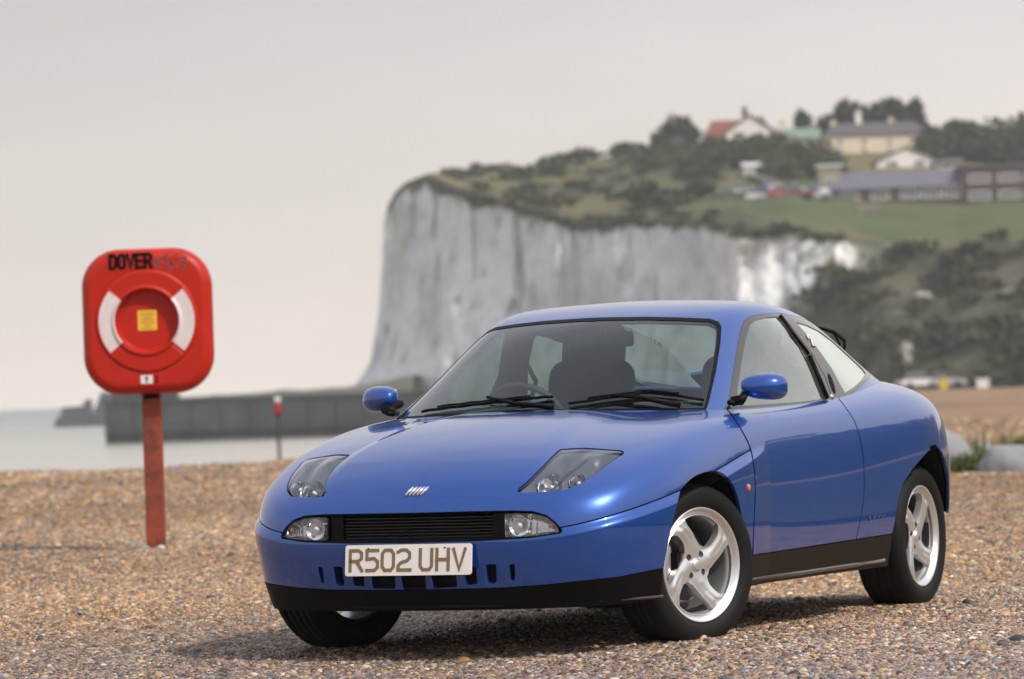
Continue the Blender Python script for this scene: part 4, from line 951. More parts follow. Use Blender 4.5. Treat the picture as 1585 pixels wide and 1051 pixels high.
for r in range(NS + NT + 1):
    for e in es:
        s = min(r / NS, 1); t = max(0, (r - NS) / NT)
        p = hill_pt(e, s, t); veg = 1.0
        if t <= 0:
            fade = math.sin(min(s * 1.15, 1) * math.pi * .5 + .0) * min(1, (1 - s) * 12 + .15)
            d = 3.4 * fbm(p.x * .055, p.z * .035, 1.7) + 1.0 * fbm(p.x * .30, p.z * .09, 4.) + .45 * fbm(p.x * .9, p.z * .5, 8, 3)
            g = 0; d *= 1 - .55 * min(1, max(0, (e - 1060) / 120))
            for (c0, w0, dep, vg) in GUL: g += dep * math.exp(-((e - c0 - 3 * nz(p.z * .2, c0)) / w0) ** 2) * (.55 + .45 * nz(p.z * .16, c0 * 3.1) + .25)
            p.y += (-(d) + g) * max(fade, .12)
            veg = 0.; top = s - (1 - .045 - .05 * abs(nz(e * .03, 2.)) - .05 * max(0, nz(e * .09, 7)))
            veg = max(veg, min(1, max(0, top * 40)))
            veg = max(veg, min(1, max(0, (.16 + .1 * nz(e * .02, 3) - s) * 9)) * .75)
            sl = (e - 1205) / 150 + (.60 - s) * 1.9 + 1.1 * fbm(e * .022, s * 3.2, 3)
            veg = max(veg, min(1, max(0, sl * 1.6)))
            if e > 1330: veg = max(veg, min(1, .6 + (e - 1330) / 120))
            if e > 1180: p.y += -1.2 * fbm(p.x * .08, p.z * .12, 2) * veg * fade
        else:
            k = math.sin(min(t, 1) * math.pi) ** .5
            p.z += (.5 * fbm(p.x * .05, p.y * .03, 6) + .18 * fbm(p.x * .3, p.y * .12, 2)) * (k if e < 1240 else k * .45)
        Vh.append(p); vegs.append(veg)
ne = len(es); nr_ = NS + NT + 1
for k_, dy in ((1, 60), (2, 260)):                     # land behind the skyline
    for e in es: p = hill_pt(e, 1, 1); Vh.append(Vector((p.x * (1 + dy / p.y), p.y + dy, p.z - (1.5 if k_ == 1 else 12)))); vegs.append(1.)
nr_ += 2
Fh = [(j * ne + i, j * ne + i + 1, (j + 1) * ne + i + 1, (j + 1) * ne + i) for j in range(nr_ - 1) for i in range(ne - 1)]
n0 = len(Vh)                                            # the seaward end turns back behind the point
for j in range(nr_):
    p = Vh[j * ne]; Vh.append(Vector((p.x * 1.0 + (p.x * .30 if 0 else 0) + 9, p.y + 90, p.z))); vegs.append(vegs[j * ne])
Fh += [(n0 + j, j * ne, (j + 1) * ne, n0 + j + 1) for j in range(nr_ - 1)]
def hill_material():
    m = bpy.data.materials.new('chalk_and_grass'); m.use_nodes = True; t = m.node_tree; b = t.nodes['Principled BSDF']; L = t.links
    b.inputs['Roughness'].default_value = .9; b.inputs['Specular IOR Level'].default_value = .2; c = nd(t, 'ShaderNodeTexCoord')
    def ns(scale, sc3=(1, 1, 1), det=6., lo=.35, hi=.65):
        mp_ = nd(t, 'ShaderNodeMapping'); mp_.inputs['Scale'].default_value = sc3; n = nd(t, 'ShaderNodeTexNoise', i_Scale=scale, i_Detail=det, i_Roughness=.62); L.new(c.outputs['Object'], mp_.inputs[0]); L.new(mp_.outputs[0], n.inputs['Vector'])
        r = nd(t, 'ShaderNodeMapRange'); r.inputs['From Min'].default_value = lo; r.inputs['From Max'].default_value = hi; L.new(n.outputs['Fac'], r.inputs['Value']); return r.outputs[0]
    def mix(f, a, b_):
        x = nd(t, 'ShaderNodeMix', data_type='RGBA'); L.new(f, x.inputs['Factor'])
        for k, v in (('A', a), ('B', b_)):
            if isinstance(v, tuple): x.inputs[k].default_value = (*v, 1)
            else: L.new(v, x.inputs[k])
        return x.outputs['Result']
    chalk = mix(ns(.16, (1, .3, .55), 8, .44, .66), (.80, .80, .79), (.47, .485, .51))
    chalk = mix(ns(.09, (1, .3, .5), 5, .52, .66), chalk, (.46, .43, .37))
    chalk = mix(ns(.42, (1, 1, .28), 7, .56, .66), chalk, (.27, .28, .285))
    g1 = mix(ns(.030, (1, .6, 1), 6, .40, .60), (.080, .092, .036), (.17, .14, .065))
    g1 = mix(ns(.10, (1, .5, 1), 7, .50, .60), g1, (.040, .052, .022))
    scr = mix(ns(.12, (1, 1, 1), 7, .42, .60), (.042, .044, .028), (.105, .095, .062))
    scr = mix(ns(.07, (1, 1, 1), 6, .52, .60), scr, (.075, .088, .036))
    scr = mix(ns(.22, (1, 1, 1), 5, .62, .68), scr, (.25, .24, .21))
    at = nd(t, 'ShaderNodeAttribute', attribute_name='cover'); s = nd(t, 'ShaderNodeSeparateColor'); L.new(at.outputs['Color'], s.inputs[0])
    grass = mix(s.outputs[1], g1, scr); lawn = mix(s.outputs[2], grass, (.075, .100, .034)); L.new(mix(s.outputs[0], chalk, lawn), b.inputs['Base Color'])
    bp = nd(t, 'ShaderNodeBump'); bp.inputs['Strength'].default_value = .8; bp.inputs['Distance'].default_value = .8; n2 = nd(t, 'ShaderNodeTexNoise', i_Scale=.6, i_Detail=6.0); L.new(c.outputs['Object'], n2.inputs['Vector']); L.new(n2.outputs['Fac'], bp.inputs['Height']); L.new(bp.outputs[0], b.inputs['Normal'])
    return m
M_hill = hill_material()
hill = mesh_obj('headland', Vh, Fh, M_hill, None, True, kind='structure')
cov = []
for idx, (p, vg) in enumerate(zip(Vh, vegs)):
    j, i = divmod(idx, ne); e = es[i] if idx < n0 else 604; s_ = 1.0 if j <= NS else 0.0; t_ = max(0, (j - NS) / NT)
    lawn = 0.
    if j > NS and e > 1120: lawn = min(1, (e - 1120) / 120) * (1 if t_ < .55 else max(0, 1 - (t_ - .55) * 6)) * (.8 + .3 * nz(p.x * .1, p.y * .1))
    lawn *= min(1, t_ * 12)
    cov.append((vg, s_, min(1, max(0, lawn)), 1.))
ca = hill.data.attributes.new('cover', 'FLOAT_COLOR', 'POINT'); ca.data.foreach_set('color', np.array(cov, np.float32).ravel())
# land to the right of the frame and behind the camera: a low wooded bank that closes the bay
Vb = []; azs = np.radians(np.linspace(27, 200, 110)); prof = [(0, 0, -.3), (8, .25, 0), (20, .62, 0), (34, .92, 0), (60, 1., 0), (140, .9, 0)]
for (dr, k, z0) in prof:
    for a in azs:
        R0 = 300 - 150 * min(1, (math.degrees(a) - 27) / 50) ; R0 = max(R0, 125) + 14 * nz(a * 4, 1.)
        hgt = (14.5 + 2.5 * nz(a * 5., 4.) + 1.8 * nz(a * 17, 6.)) * (R0 / 150) ** .9 * 1.45 * min(1, (200 - math.degrees(a)) / 25 + .1)
        Vb.append(((R0 + dr) * math.sin(a), (R0 + dr) * math.cos(a), hgt * k + z0))
nb = len(azs); Fb = [(j * nb + i, j * nb + i + 1, (j + 1) * nb + i + 1, (j + 1) * nb + i) for j in range(len(prof) - 1) for i in range(nb - 1)]
M_bank = mat('scrub_bank', (.055, .065, .03), .95, spec=.2, vary=(.08, (.10, .09, .05), .12), bump=(.5, .8, .8))
mesh_obj('wooded_bank', Vb, Fb, M_bank, None, True, kind='structure')
# ------------------------------------------------------------------ leaf clumps
M_leaf = [mat('foliage_dark', (.024, .032, .017), .85, spec=.1, vary=(.9, (.042, .050, .025), .12)), mat('foliage_mid', (.042, .054, .023), .85, spec=.1, vary=(.9, (.085, .09, .04), .12)), mat('foliage_olive', (.085, .085, .04), .85, spec=.2, vary=(.9, (.05, .055, .028), .12))]
M_bark = mat('bark', (.07, .055, .04), .9)
def leaf_cloud(V, Fc, c, rx, ry, rz, n, size, lobes=5):
    """n small crossed leaf clumps through an uneven volume"""
    L = [(rng.normal(0, .38, 3), rng.uniform(.45, .75)) for _ in range(lobes)]
    for _ in range(n):
        o, r = L[rng.integers(lobes)]; d = rng.normal(0, 1, 3); d /= np.linalg.norm(d); q = o + d * r * rng.uniform(.55, 1.05)
        if q[2] < -.85: continue
        p = np.array(c) + q * np.array([rx, ry, rz]); u = rng.normal(0, 1, 3); u /= np.linalg.norm(u); w = np.cross(u, rng.normal(0, 1, 3)); w /= np.linalg.norm(w); sz = size * rng.uniform(.6, 1.4)
        k = len(V); V += [p - u * sz, p + w * sz * .7, p + u * sz, p - w * sz * .7 + np.cross(u, w) * sz * .4]; Fc.append((k, k + 1, k + 2, k + 3))
def tree(base, h, w, label, kind=0, trunk=.35, dens=1., group='trees along the skyline', top=None):
    t = empty('tree', base, label=label, cat='tree', group=group); V = []; Fc = []; th_ = h * trunk
    n = int(950 * dens); leaf_cloud(V, Fc, (0, 0, th_ + (h - th_) * .5), w / 2 * .8, w / 2 * .7, (h - th_) * .52, n, max(.28, w * .055), 6)
    mesh_obj('crown', V, Fc, M_leaf[kind], t)
    mb = MB(); mb.tube([(0, 0, -.6), (.05 * h * .2, 0, th_ * .6), (-.02 * h, 0, th_ + (h - th_) * .5)], [.045 * h * .6, .035 * h * .6, .014 * h], 7)
    for k in range(5):
        a = k * 1.3 + .4; mb.tube([(0, 0, th_ * (.7 + .08 * k)), (math.cos(a) * w * .18, math.sin(a) * w * .18, th_ + (h - th_) * .35), (math.cos(a) * w * .3, math.sin(a) * w * .3, th_ + (h - th_) * .6)], [.018 * h, .012 * h, .005 * h], 5)
    mb.build('trunk', M_bark, t, True); return t
def px_m(p): return FPX / p.y
def at_px(px, py, dy=0): p = plateau(px, py); p.y += dy; return p
# scrub and hedges, nobody could count them
V = []; Fc = []
def bush(p, w, h, n=70): leaf_cloud(V, Fc, (p.x, p.y, p.z + h * .42), w / 2, w / 2, h * .55, n, max(.22, w * .10), 4)
for _ in range(210):                                   # top of the cliff and the western plateau
    e = rng.uniform(700, 1110); t = rng.random() ** 1.1; 
    if fbm(e * .02, t * 3, 9) < .02: continue
    bush(hill_pt(e, 1, t), rng.uniform(2, 5.5), rng.uniform(.35, 1.0))
for (px, py, w, h) in [(848, 268, 4.5, 2.6), (838, 276, 4, 2.2), (862, 275, 4, 2.4), (900, 246, 5, 1.6), (880, 248, 4, 1.6), (975, 236, 6, 1.8), (960, 240, 5, 1.4), (733, 262, 2.2, 1.2), (870, 245, 3, 1.3), (920, 243, 3, 1.2), (1000, 320, 6, 2.5), (1020, 322, 5, 2.2), (1045, 318, 4, 1.8), (910, 300, 5, 1.6), (1075, 265, 5, 3), (1090, 300, 5, 1.5), (1065, 276, 4, 2.2), (1085, 306, 4, 1.8), (1230, 275, 8, 2)]:
    bush(at_px(px, py), w, h, 150)
for _ in range(140):                                   # hedge band under the houses
    px = rng.uniform(1100, 1290); bush(at_px(px, rng.uniform(236, 262) + max(0, (px - 1200)) * .22), rng.uniform(2.5, 5), rng.uniform(1.8, 3.2))
for _ in range(110): bush(at_px(rng.uniform(1015, 1110), rng.uniform(236, 262)), rng.uniform(2.5, 5), rng.uniform(.9, 1.9))
for _ in range(150): px = rng.uniform(1440, 1700); bush(at_px(px, rng.uniform(226, 252)), rng.uniform(4, 7), rng.uniform(2.4, 4.2))
for _ in range(210):                                   # slope on the right
    e = 1180 + (rng.random() ** .8) * 620; s = rng.random()
    if s < .9 - (e - 1180) / 260 * .9 - .2 * nz(e * .03, 1) and False: continue
    if (e - 1205) / 150 + (.60 - s) * 1.9 + 1.1 * fbm(e * .022, s * 3.2, 3) < .25: continue
    if fbm(e * .03, s * 4, 12) < -.25: continue
    p = hill_pt(e, s, 0); bush(p, rng.uniform(2, 6), rng.uniform(.5, 1.5))
for _ in range(28): e = rng.uniform(690, 1250); bush(hill_pt(e, rng.uniform(.95, 1), 0) + Vector((0, -1, 0)), rng.uniform(1.5, 4), rng.uniform(.4, .9))
o = mesh_obj('scrub', V, Fc, M_leaf[1:] and [M_leaf[0], M_leaf[1], M_leaf[2]], kind='stuff', label='low dark scrub and hedges growing over the headland and slope', cat='scrub')
mi = np.repeat(rng.choice(3, len(Fc) // 40 + 1, p=[.42, .32, .26]), 40)[:len(Fc)]; o.data.polygons.foreach_set('material_index', mi.tolist())
V = []; Fc = []
for _ in range(420):
    a = rng.uniform(27, 198); R0 = 300 - 150 * min(1, (a - 27) / 50); R0 = max(R0, 125); a = math.radians(a); k = rng.uniform(22, 55)
    hgt = (14.5 + 2.5 * nz(a * 5., 4.) + 1.8 * nz(a * 17, 6.)) * (R0 / 150) ** .9 * 1.45 * min(1, (200 - math.degrees(a)) / 25 + .1)
    w = rng.uniform(5, 11); h = rng.uniform(3, 8); leaf_cloud(V, Fc, ((R0 + k) * math.sin(a), (R0 + k) * math.cos(a), hgt * .92 + h * .4), w / 2, w / 2, h * .55, 90, w * .09, 4)
o = mesh_obj('woodland', V, Fc, M_leaf[0], kind='stuff', label='dark wood on the bank behind the camera', cat='wood')
# trees one can tell apart
for (px, yb, yt, wpx, k, lab, dn) in [
 (1040, 232, 186, 52, 0, 'dark bushy tree left of the white gabled house, against the sky', 1.2), (1074, 232, 192, 46, 0, 'dark tree touching the left side of the white gabled house', 1.),
 (1021, 232, 212, 20, 1, 'small low tree at the left end of the skyline trees', .6), (1243, 222, 181, 44, 0, 'round dark tree behind the pale green roof', .9),
 (1303, 232, 180, 74, 0, 'dark tree behind the left end of the long cream house', 1.2), (1347, 232, 166, 92, 0, 'dark tree behind the middle of the long cream house', 1.4),
 (1398, 232, 150, 104, 0, 'tallest dark tree behind the long cream house', 1.8), (1436, 234, 163, 72, 0, 'dark tree above the right end of the long cream house', 1.3),
 (1322, 232, 178, 60, 1, 'dark tree filling the gap left of the tallest trees behind the cream house', 1.2), (1372, 232, 158, 66, 0, 'tall dark tree just left of the tallest tree on the skyline', 1.2), (1421, 233, 157, 64, 0, 'tall dark tree just right of the tallest tree on the skyline', 1.2), (1458, 234, 182, 50, 0, 'lower dark tree at the right foot of the tallest skyline trees', 1.),
 (1478, 240, 197, 62, 0, 'dark round tree right of the long cream house', 1.2), (1560, 238, 205, 60, 0, 'low dark tree at the right edge of the picture', 1.2), (1508, 240, 206, 50, 1, 'low dark tree under the lone skyline tree', 1.)]:
    p = at_px(px, yb, 22 if 1250 < px < 1460 else 6); s = px_m(p); tree(p, (yb - yt) / s + 1, wpx / s, lab, k, .12, dn)
p = at_px(1524, 228, 12); s = px_m(p); tree(p, (228 - 177) / s, 26 / s, 'lone small tree on a bare thin trunk standing clear against the sky', 0, .52, .45)
# ------------------------------------------------------------------ buildings
M_wwall = mat('white_render', (.84, .80, .76), .85, vary=(.7, (.74, .70, .66), .2)); M_cream = mat('cream_render', (.80, .68, .50), .85, vary=(.7, (.68, .58, .42), .2))
M_redroof = mat('red_tile', (.22, .062, .045), .8, vary=(1.2, (.20, .06, .045), .2), bump=(8, .5, .05)); M_dkroof = mat('dark_tile', (.075, .068, .072), .8, vary=(1.2, (.11, .10, .10), .2), bump=(8, .5, .05))
M_purple = mat('slate_roof', (.115, .108, .145), .75, vary=(.8, (.15, .14, .17), .2), bump=(8, .4, .05)); M_brick = mat('red_brick', (.065, .036, .034), .9, vary=(2, (.09, .05, .045), .2))
M_win = mat('window_glass', (.06, .075, .09), .08); M_frame = mat('white_frame', (.75, .75, .74), .5); M_green = mat('green_roof', (.16, .24, .19), .7, vary=(.7, (.22, .28, .22), .2)); M_ygreen = mat('pale_green_render', (.45, .46, .26), .85)
M_conc = mat('grey_concrete', (.050, .053, .058), .9, vary=(.12, (.040, .042, .046), .12), vary2=(.5, (.034, .036, .036)), bump=(.8, .5, .3)); M_concd = mat('dark_concrete', (.042, .045, .049), .9, vary=(.2, (.034, .036, .038), .12), bump=(.8, .5, .3)); M_stone = mat('stone_wall', (.33, .29, .22), .9, vary=(.8, (.24, .21, .16), .2))
def window(par, x, z, w, h, y, n=2, frame=M_frame):
    m = MB(); f = .07; m.box((x - w / 2, y, z), (f * 1.6, .12, h)); m.box((x + w / 2, y, z), (f * 1.6, .12, h)); m.box((x, y, z + h / 2), (w + f, .12, f * 1.6)); m.box((x, y - .03, z - h / 2), (w + .2, .2, f * 1.6))
    for k in range(1, n): m.box((x - w / 2 + w * k / n, y + .01, z), (f, .09, h))
    o = m.build('window', frame, par); g = MB(); g.box((x, y + .05, z), (w - .05, .05, h - .05)); g.build('pane', M_win, o); return o
def house(name, base, W, Dp, Hw, Hr, label, wall, roof, axis_='x', wins=(), ov=.3, hip=0., chim=(), rz=0, door=None, cat='house', group=None):
    """front wall at local y=0 facing the camera; axis_ = direction of the ridge"""
    t = empty(name, base, rz, label=label, cat=cat, group=group)
    m = MB(); m.box((0, Dp / 2, Hw / 2 - .6), (W, Dp, Hw + 1.2))
    if axis_ == 'y' and Hr > 0: m.add([(-W / 2, 0, Hw), (W / 2, 0, Hw), (0, 0, Hw + Hr), (-W / 2, Dp, Hw), (W / 2, Dp, Hw), (0, Dp, Hw + Hr)], [(0, 1, 2), (3, 5, 4)])
    if axis_ == 'x' and Hr > 0 and not hip: m.add([(-W / 2, 0, Hw), (-W / 2, Dp, Hw), (-W / 2, Dp / 2, Hw + Hr), (W / 2, 0, Hw), (W / 2, Dp, Hw), (W / 2, Dp / 2, Hw + Hr)], [(0, 1, 2), (3, 5, 4)])
    m.build('wall', wall, t); m = MB(); th_ = .14
    if Hr > 0:
        if axis_ == 'x':
            k = ov / (Dp / 2) * Hr; x0, x1, h_ = -W / 2 - ov, W / 2 + ov, hip
            lo = [(x0, -ov, Hw - k), (x1, -ov, Hw - k), (x1, Dp + ov, Hw - k), (x0, Dp + ov, Hw - k)]; ri = [(x0 + h_, Dp / 2, Hw + Hr), (x1 - h_, Dp / 2, Hw + Hr)]
            Vt = [(a, b, c + th_) for a, b, c in lo + ri]; Vb_ = lo + ri
            m.add(Vb_ + Vt, [(6, 7, 11, 10), (8, 9, 10, 11), (7, 8, 11), (9, 6, 10), (0, 1, 7, 6), (2, 3, 9, 8), (1, 2, 8, 7), (3, 0, 6, 9), (0, 4, 5, 1), (2, 5, 4, 3)])
        else:
            k = ov / (W / 2) * Hr
            for sx_ in (-1, 1):
                a = [(sx_ * (W / 2 + ov), -ov, Hw - k), (0, -ov, Hw + Hr), (0, Dp + ov, Hw + Hr), (sx_ * (W / 2 + ov), Dp + ov, Hw - k)]
                m.add(a + [(x, y, z + th_ * 1.3) for x, y, z in a], [(0, 1, 2, 3), (7, 6, 5, 4), (0, 4, 5, 1), (2, 6, 7, 3), (3, 7, 4, 0), (1, 5, 6, 2)])
    else: m.box((0, Dp / 2, Hw + .12), (W + .5, Dp + .5, .24))
    rf = m.build('roof', roof, t)
    for (cx_, cy_, cz_, cw, chh, cm) in chim:
        m = MB(); m.box((cx_, cy_, cz_ + chh / 2 - .8), (cw, cw, chh + 1.6)); m.box((cx_, cy_, cz_ + chh), (cw + .15, cw + .15, .14)); m.tube([(cx_, cy_, cz_ + chh), (cx_, cy_, cz_ + chh + .45)], .14, 8); m.build('chimney', cm, rf)
    for (x, z, w, h, n) in wins: window(t, x, z, w, h, -.03, n)
    if door: m = MB(); m.box((door[0], -.03, 1.0), (door[1], .1, 2.0)); m.build('door', door[2], t)
    return t
# white gabled house with red roofs
p = at_px(1163, 232); s = px_m(p)
house('gabled_house', p, 80 / s, 7, 27 / s, 27 / s, 'white house with its gable to the sea and red tiled roof, on the skyline', M_wwall, M_redroof, 'y', wins=[(-1.6, 1.9, 1.5, 1.3, 2), (1.8, .6, 1.2, .9, 2)], chim=[(-.6, 3, 52 / s, .7, 14 / s, M_brick)], door=(3, .9, M_win))
p2 = at_px(1148, 232, 4.5); p2.z = p.z; house('house_wing', p2, 104 / s, 6, 22 / s, 29 / s, 'red tiled cross wing behind the white gable, showing at both sides of it', M_wwall, M_redroof, 'x', hip=1.2, wins=[(-3.8, 1.2, 1., 1., 2)], chim=[(3.2, 3, 44 / s, .7, 10 / s, M_brick)])
p = at_px(1062, 232, 10); s = px_m(p); house('brick_house', p, 34 / s, 6, 18 / s, 16 / s, 'small dark roofed house half hidden by dark trees, with one big red chimney', M_brick, M_dkroof, 'x', chim=[(.1, 3, 34 / s, 1.2, 20 / s, M_redroof)], wins=[(0, 1.2, 1.2, 1., 2)])
p = at_px(1236, 226); s = px_m(p); house('green_bungalow', p, 66 / s, 7, 13 / s, 16 / s, 'long low bungalow with pale green walls and grey green roof beside the white gabled house', M_ygreen, M_green, 'x', wins=[(-1.6, .6, 1.4, .7, 2), (1.4, .6, 1.4, .7, 2)], chim=[(-1.9, 3.5, 28 / s, .9, 14 / s, M_cream)])
p = at_px(1357, 237); s = px_m(p); house('cream_house', p, 160 / s, 7, 30 / s, 19 / s, 'long cream two storey house with dark roof and tall chimneys below the big trees', M_cream, M_dkroof, 'x', hip=2.,
   wins=[(x, z, .7, .6, 2) for x in (-4.9, -1.6, 1.9, 5.0) for z in (.55, 1.75)], chim=[(-5.6, 3.5, 36 / s, .8, 16 / s, M_cream), (-2.1, 3.5, 46 / s, .8, 20 / s, M_wwall), (2.4, 3.5, 46 / s, .7, 8 / s, M_cream)])
p = at_px(1404, 259); s = px_m(p); house('white_bungalow', p, 94 / s, 6, 10 / s, 21 / s, 'white bungalow with broad low gable in front of the long cream house', M_wwall, M_dkroof, 'y', wins=[(-1.9, .55, 1.4, .7, 2), (1.7, .55, 1.4, .7, 2)])
p = at_px(1470, 262, 2); s = px_m(p); house('garage', p, 44 / s, 5, 9 / s, 9 / s, 'small grey roofed outbuilding at the right of the white bungalow', M_wwall, M_dkroof, 'x', wins=[(0, .45, 1., .5, 2)])
p = at_px(1287, 303, 1); s = px_m(p); house('stone_lodge', p, 34 / s, 5, 46 / s, 0, 'square stone block with flat white top at the left end of the long slate roof', M_stone, M_frame, 'x', wins=[(0, 1.8, .9, .8, 2)])
p = at_px(1392, 312); s = px_m(p)
house('long_hall', p, 208 / s, 11, 22 / s, 27 / s, 'long single storey hall with wide slate roof and a band of white framed windows', M_brick, M_purple, 'x', ov=.35,
   wins=[(x, .85, 2.1, 1.0, 3) for x in (-6.0, -2.3, 1.3, 3.9, 6.4)], chim=[(2.2, 3.2, 30 / s, 1.6, 3 / s, M_dkroof)])
p = at_px(1556, 311, 1.5); s = px_m(p)
house('brick_block', p, 130 / s, 9, 54 / s, 0, 'two storey brick block with rows of white windows at the right edge of the picture', M_brick, M_dkroof, 'x', wins=[(x, z, 2.5, .9, 3) for x in (-2.9, .7, 4.0) for z in (.85, 2.9)], cat='building')
p = at_px(1065, 252); s = px_m(p); house('garden_shed', p, 20 / s, 2, 10 / s, 9 / s, 'tiny white shed alone on the slope below the left skyline trees', M_wwall, M_wwall, 'y', ov=.1, wins=[(0, .35, .5, .35, 1)], cat='shed')
p = at_px(1175, 268); s = px_m(p); house('low_white_hut', p, 46 / s, 3, 12 / s, 4 / s, 'low white hut below the hedge under the gabled house', M_wwall, M_frame, 'x', wins=[(-1., .4, .7, .4, 2), (1., .4, .7, .4, 2)], cat='hut')
p = at_px(1344, 326); s = px_m(p)
m = MB(); m.box((0, .8, .3), (38 / s, 1.6, .55)); m.box((0, .8, .62), (42 / s, 1.8, .12)); o = m.build('low_wall', M_stone, None); o.location = p; props(o, label='low flat topped stone block on the lawn in front of the hall', cat='wall')
# lane to the car park
V = []; a = [(1160, 300), (1215, 300), (1290, 305)]; lane_m = mat('tarmac', (.16, .145, .14), .9)
pts = [at_px(x, y) + Vector((0, 0, .12)) for x, y in ((1168, 268), (1190, 280), (1215, 290), (1262, 300), (1300, 306))]
for q in pts: V += [q + Vector((-1.4, -1.2, .0)), q + Vector((1.4, 1.2, .0))]
mesh_obj('lane', V, [(2 * i, 2 * i + 1, 2 * i + 3, 2 * i + 2) for i in range(len(pts) - 1)], lane_m, kind='structure')
# parked cars in the distance
def far_car(p, colour, label, rz=0., k=1.0):
    t = empty('parked_car', p, rz, label=label, cat='car', group='cars in the far car park')
    m = MB(); L_ = 3.9 * k; prof = [(-L_ / 2, .3), (-L_ / 2, .75), (-L_ * .36, .86), (L_ * .2, .90), (L_ * .46, .75), (L_ / 2, .55), (L_ / 2, .3)]
    n = len(prof); V = [(x, -.8, z) for x, z in prof] + [(x, .8, z) for x, z in prof]; m.add(V, [tuple(range(n)), tuple(range(n, 2 * n))[::-1]] + [(i, n + i, n + (i + 1) % n, (i + 1) % n) for i in range(n)]); m.build('body', colour, t)
    m = MB(); c = [(-L_ * .34, .86), (-L_ * .24, 1.32), (L_ * .05, 1.36), (L_ * .2, .90)]; m.add([(x, -.70 if z < 1 else -.58, z) for x, z in c] + [(x, .70 if z < 1 else .58, z) for x, z in c], [(0, 1, 2, 3), (7, 6, 5, 4), (0, 4, 5, 1), (2, 6, 7, 3)]); m.build('cabin_glass', M_win, t)
    m = MB(); m.box((-L_ * .095, 0, 1.38), (L_ * .30, 1.18, .05)); m.build('roof', colour, t)
    for x in (-L_ * .31, L_ * .31):
        for y in (-.78, .78): m = MB(); m.lathe([(0, -.09), (.24, -.09), (.3, -.06), (.3, .06), (.24, .09), (0, .09)], 14, 'y', (x, y, .3)); m.build('wheel', M_rubber, t, True)
    return t
cw, cred, cblue, csil, cdk, cmar = [mat(n, c, .3, 0, 1) for n, c in (('car_white', (.7, .7, .7)), ('car_red', (.42, .03, .03)), ('car_blue', (.05, .08, .2)), ('car_silver', (.42, .43, .46)), ('car_dark', (.04, .04, .05)), ('car_maroon', (.18, .03, .05)))]
for (px, py, c, lab, rz) in [(1128, 310, cdk, 'dark car at the left end of the far row of parked cars', .2), (1160, 312, cw, 'white car low in front, second from the left of the far parked row', 0), (1148, 304, csil, 'silver car behind the low white car in the far car park', .3), (1182, 305, cblue, 'dark blue car left of the red cars in the far car park', .1), (1192, 298, cw, 'white car high at the back left of the far car park', 1.2), (1210, 306, cred, 'bright red car in the middle of the far parked row', .1), (1228, 301, csil, 'silver car between two red cars in the far car park', .9), (1236, 308, cmar, 'maroon car to the right of the bright red one, far away', -.1), (1262, 309, csil, 'silver car beside the stone lodge', 0), (1270, 303, cw, 'white car nearest the stone lodge at the back', .5)]:
    far_car(at_px(px, py), c, lab, rz)
# foot of the slope on the right: things drawn up at the top of the beach
p = wpt(1424, horizon(1424) + 12, 395); far_car(Vector((p.x, 395, .15)), cw, 'white car on the left at the foot of the scrub slope', .3, 1.05)
p = wpt(1462, horizon(1462) + 12, 395); far_car(Vector((p.x, 395, .15)), csil, 'pale silver car right of the white one at the slope foot', -.2, 1.05)
p = wpt(1460, 580, 380); m = MB(); m.box((0, 0, .4), (.7, .6, .8)); m.box((0, 0, .86), (.8, .7, .1)); m.tube([(0, 0, .9), (0, 0, 1.1)], .1, 8); o = m.build('grit_bin', mat('yellow_paint', (.6, .45, .05), .5), None); o.location = (p.x, 380, .1); props(o, label='small yellow bin in front of the cars at the slope foot', cat='bin')
p = wpt(1521, 590, 370); m = MB(); m.box((0, 0, .35), (1.0, .7, .7)); m.prism([(-.6, -.4), (.6, -.4), (.6, .4), (-.6, .4)], .7, .8); o = m.build('white_locker', M_frame, None); o.location = (p.x, 370, .1); props(o, label='small white box right of the yellow bin at the top of the beach', cat='box')
for (px, py, wpx, hpx, lab) in [(1430, 461, 34, 18, 'pale bare chalk outcrop high in the scrub slope'), (1402, 545, 26, 44, 'narrow pale chalk outcrop low at the left of the scrub slope')]:
    e = px; Yf = I(e, FOOTY); t_ = (horizon(px) - py) / (horizon(px) - I(e, EDGE)); p = hill_pt(e, max(.02, t_), 0); s = px_m(p); V = []; Fc = []; nu = 22; nv = 12
    for j in range(nv + 1):
        ph = math.pi * j / nv
        for i in range(nu):
            a = 2 * math.pi * i / nu; d = Vector((math.sin(ph) * math.cos(a), math.sin(ph) * math.sin(a), math.cos(ph))); r = 1 + .5 * nz(d.x * 1.6 + px, d.y * 1.6, d.z * 1.6); V.append(Vector((d.x * wpx / s / 2 * r, d.y * 2 * r, d.z * hpx / s / 2 * r)))
    for j in range(nv):
        for i in range(nu): Fc.append((j * nu + i, (j + 1) * nu + i, (j + 1) * nu + (i + 1) % nu, j * nu + (i + 1) % nu))
    o = mesh_obj('chalk_outcrop', V, Fc, mat('chalk_rock', (.36, .35, .31), .9, vary=(.6, (.22, .2, .17), .15)), None, True, label=lab, cat='rock'); o.location = p + Vector((0, -1.2, 0))
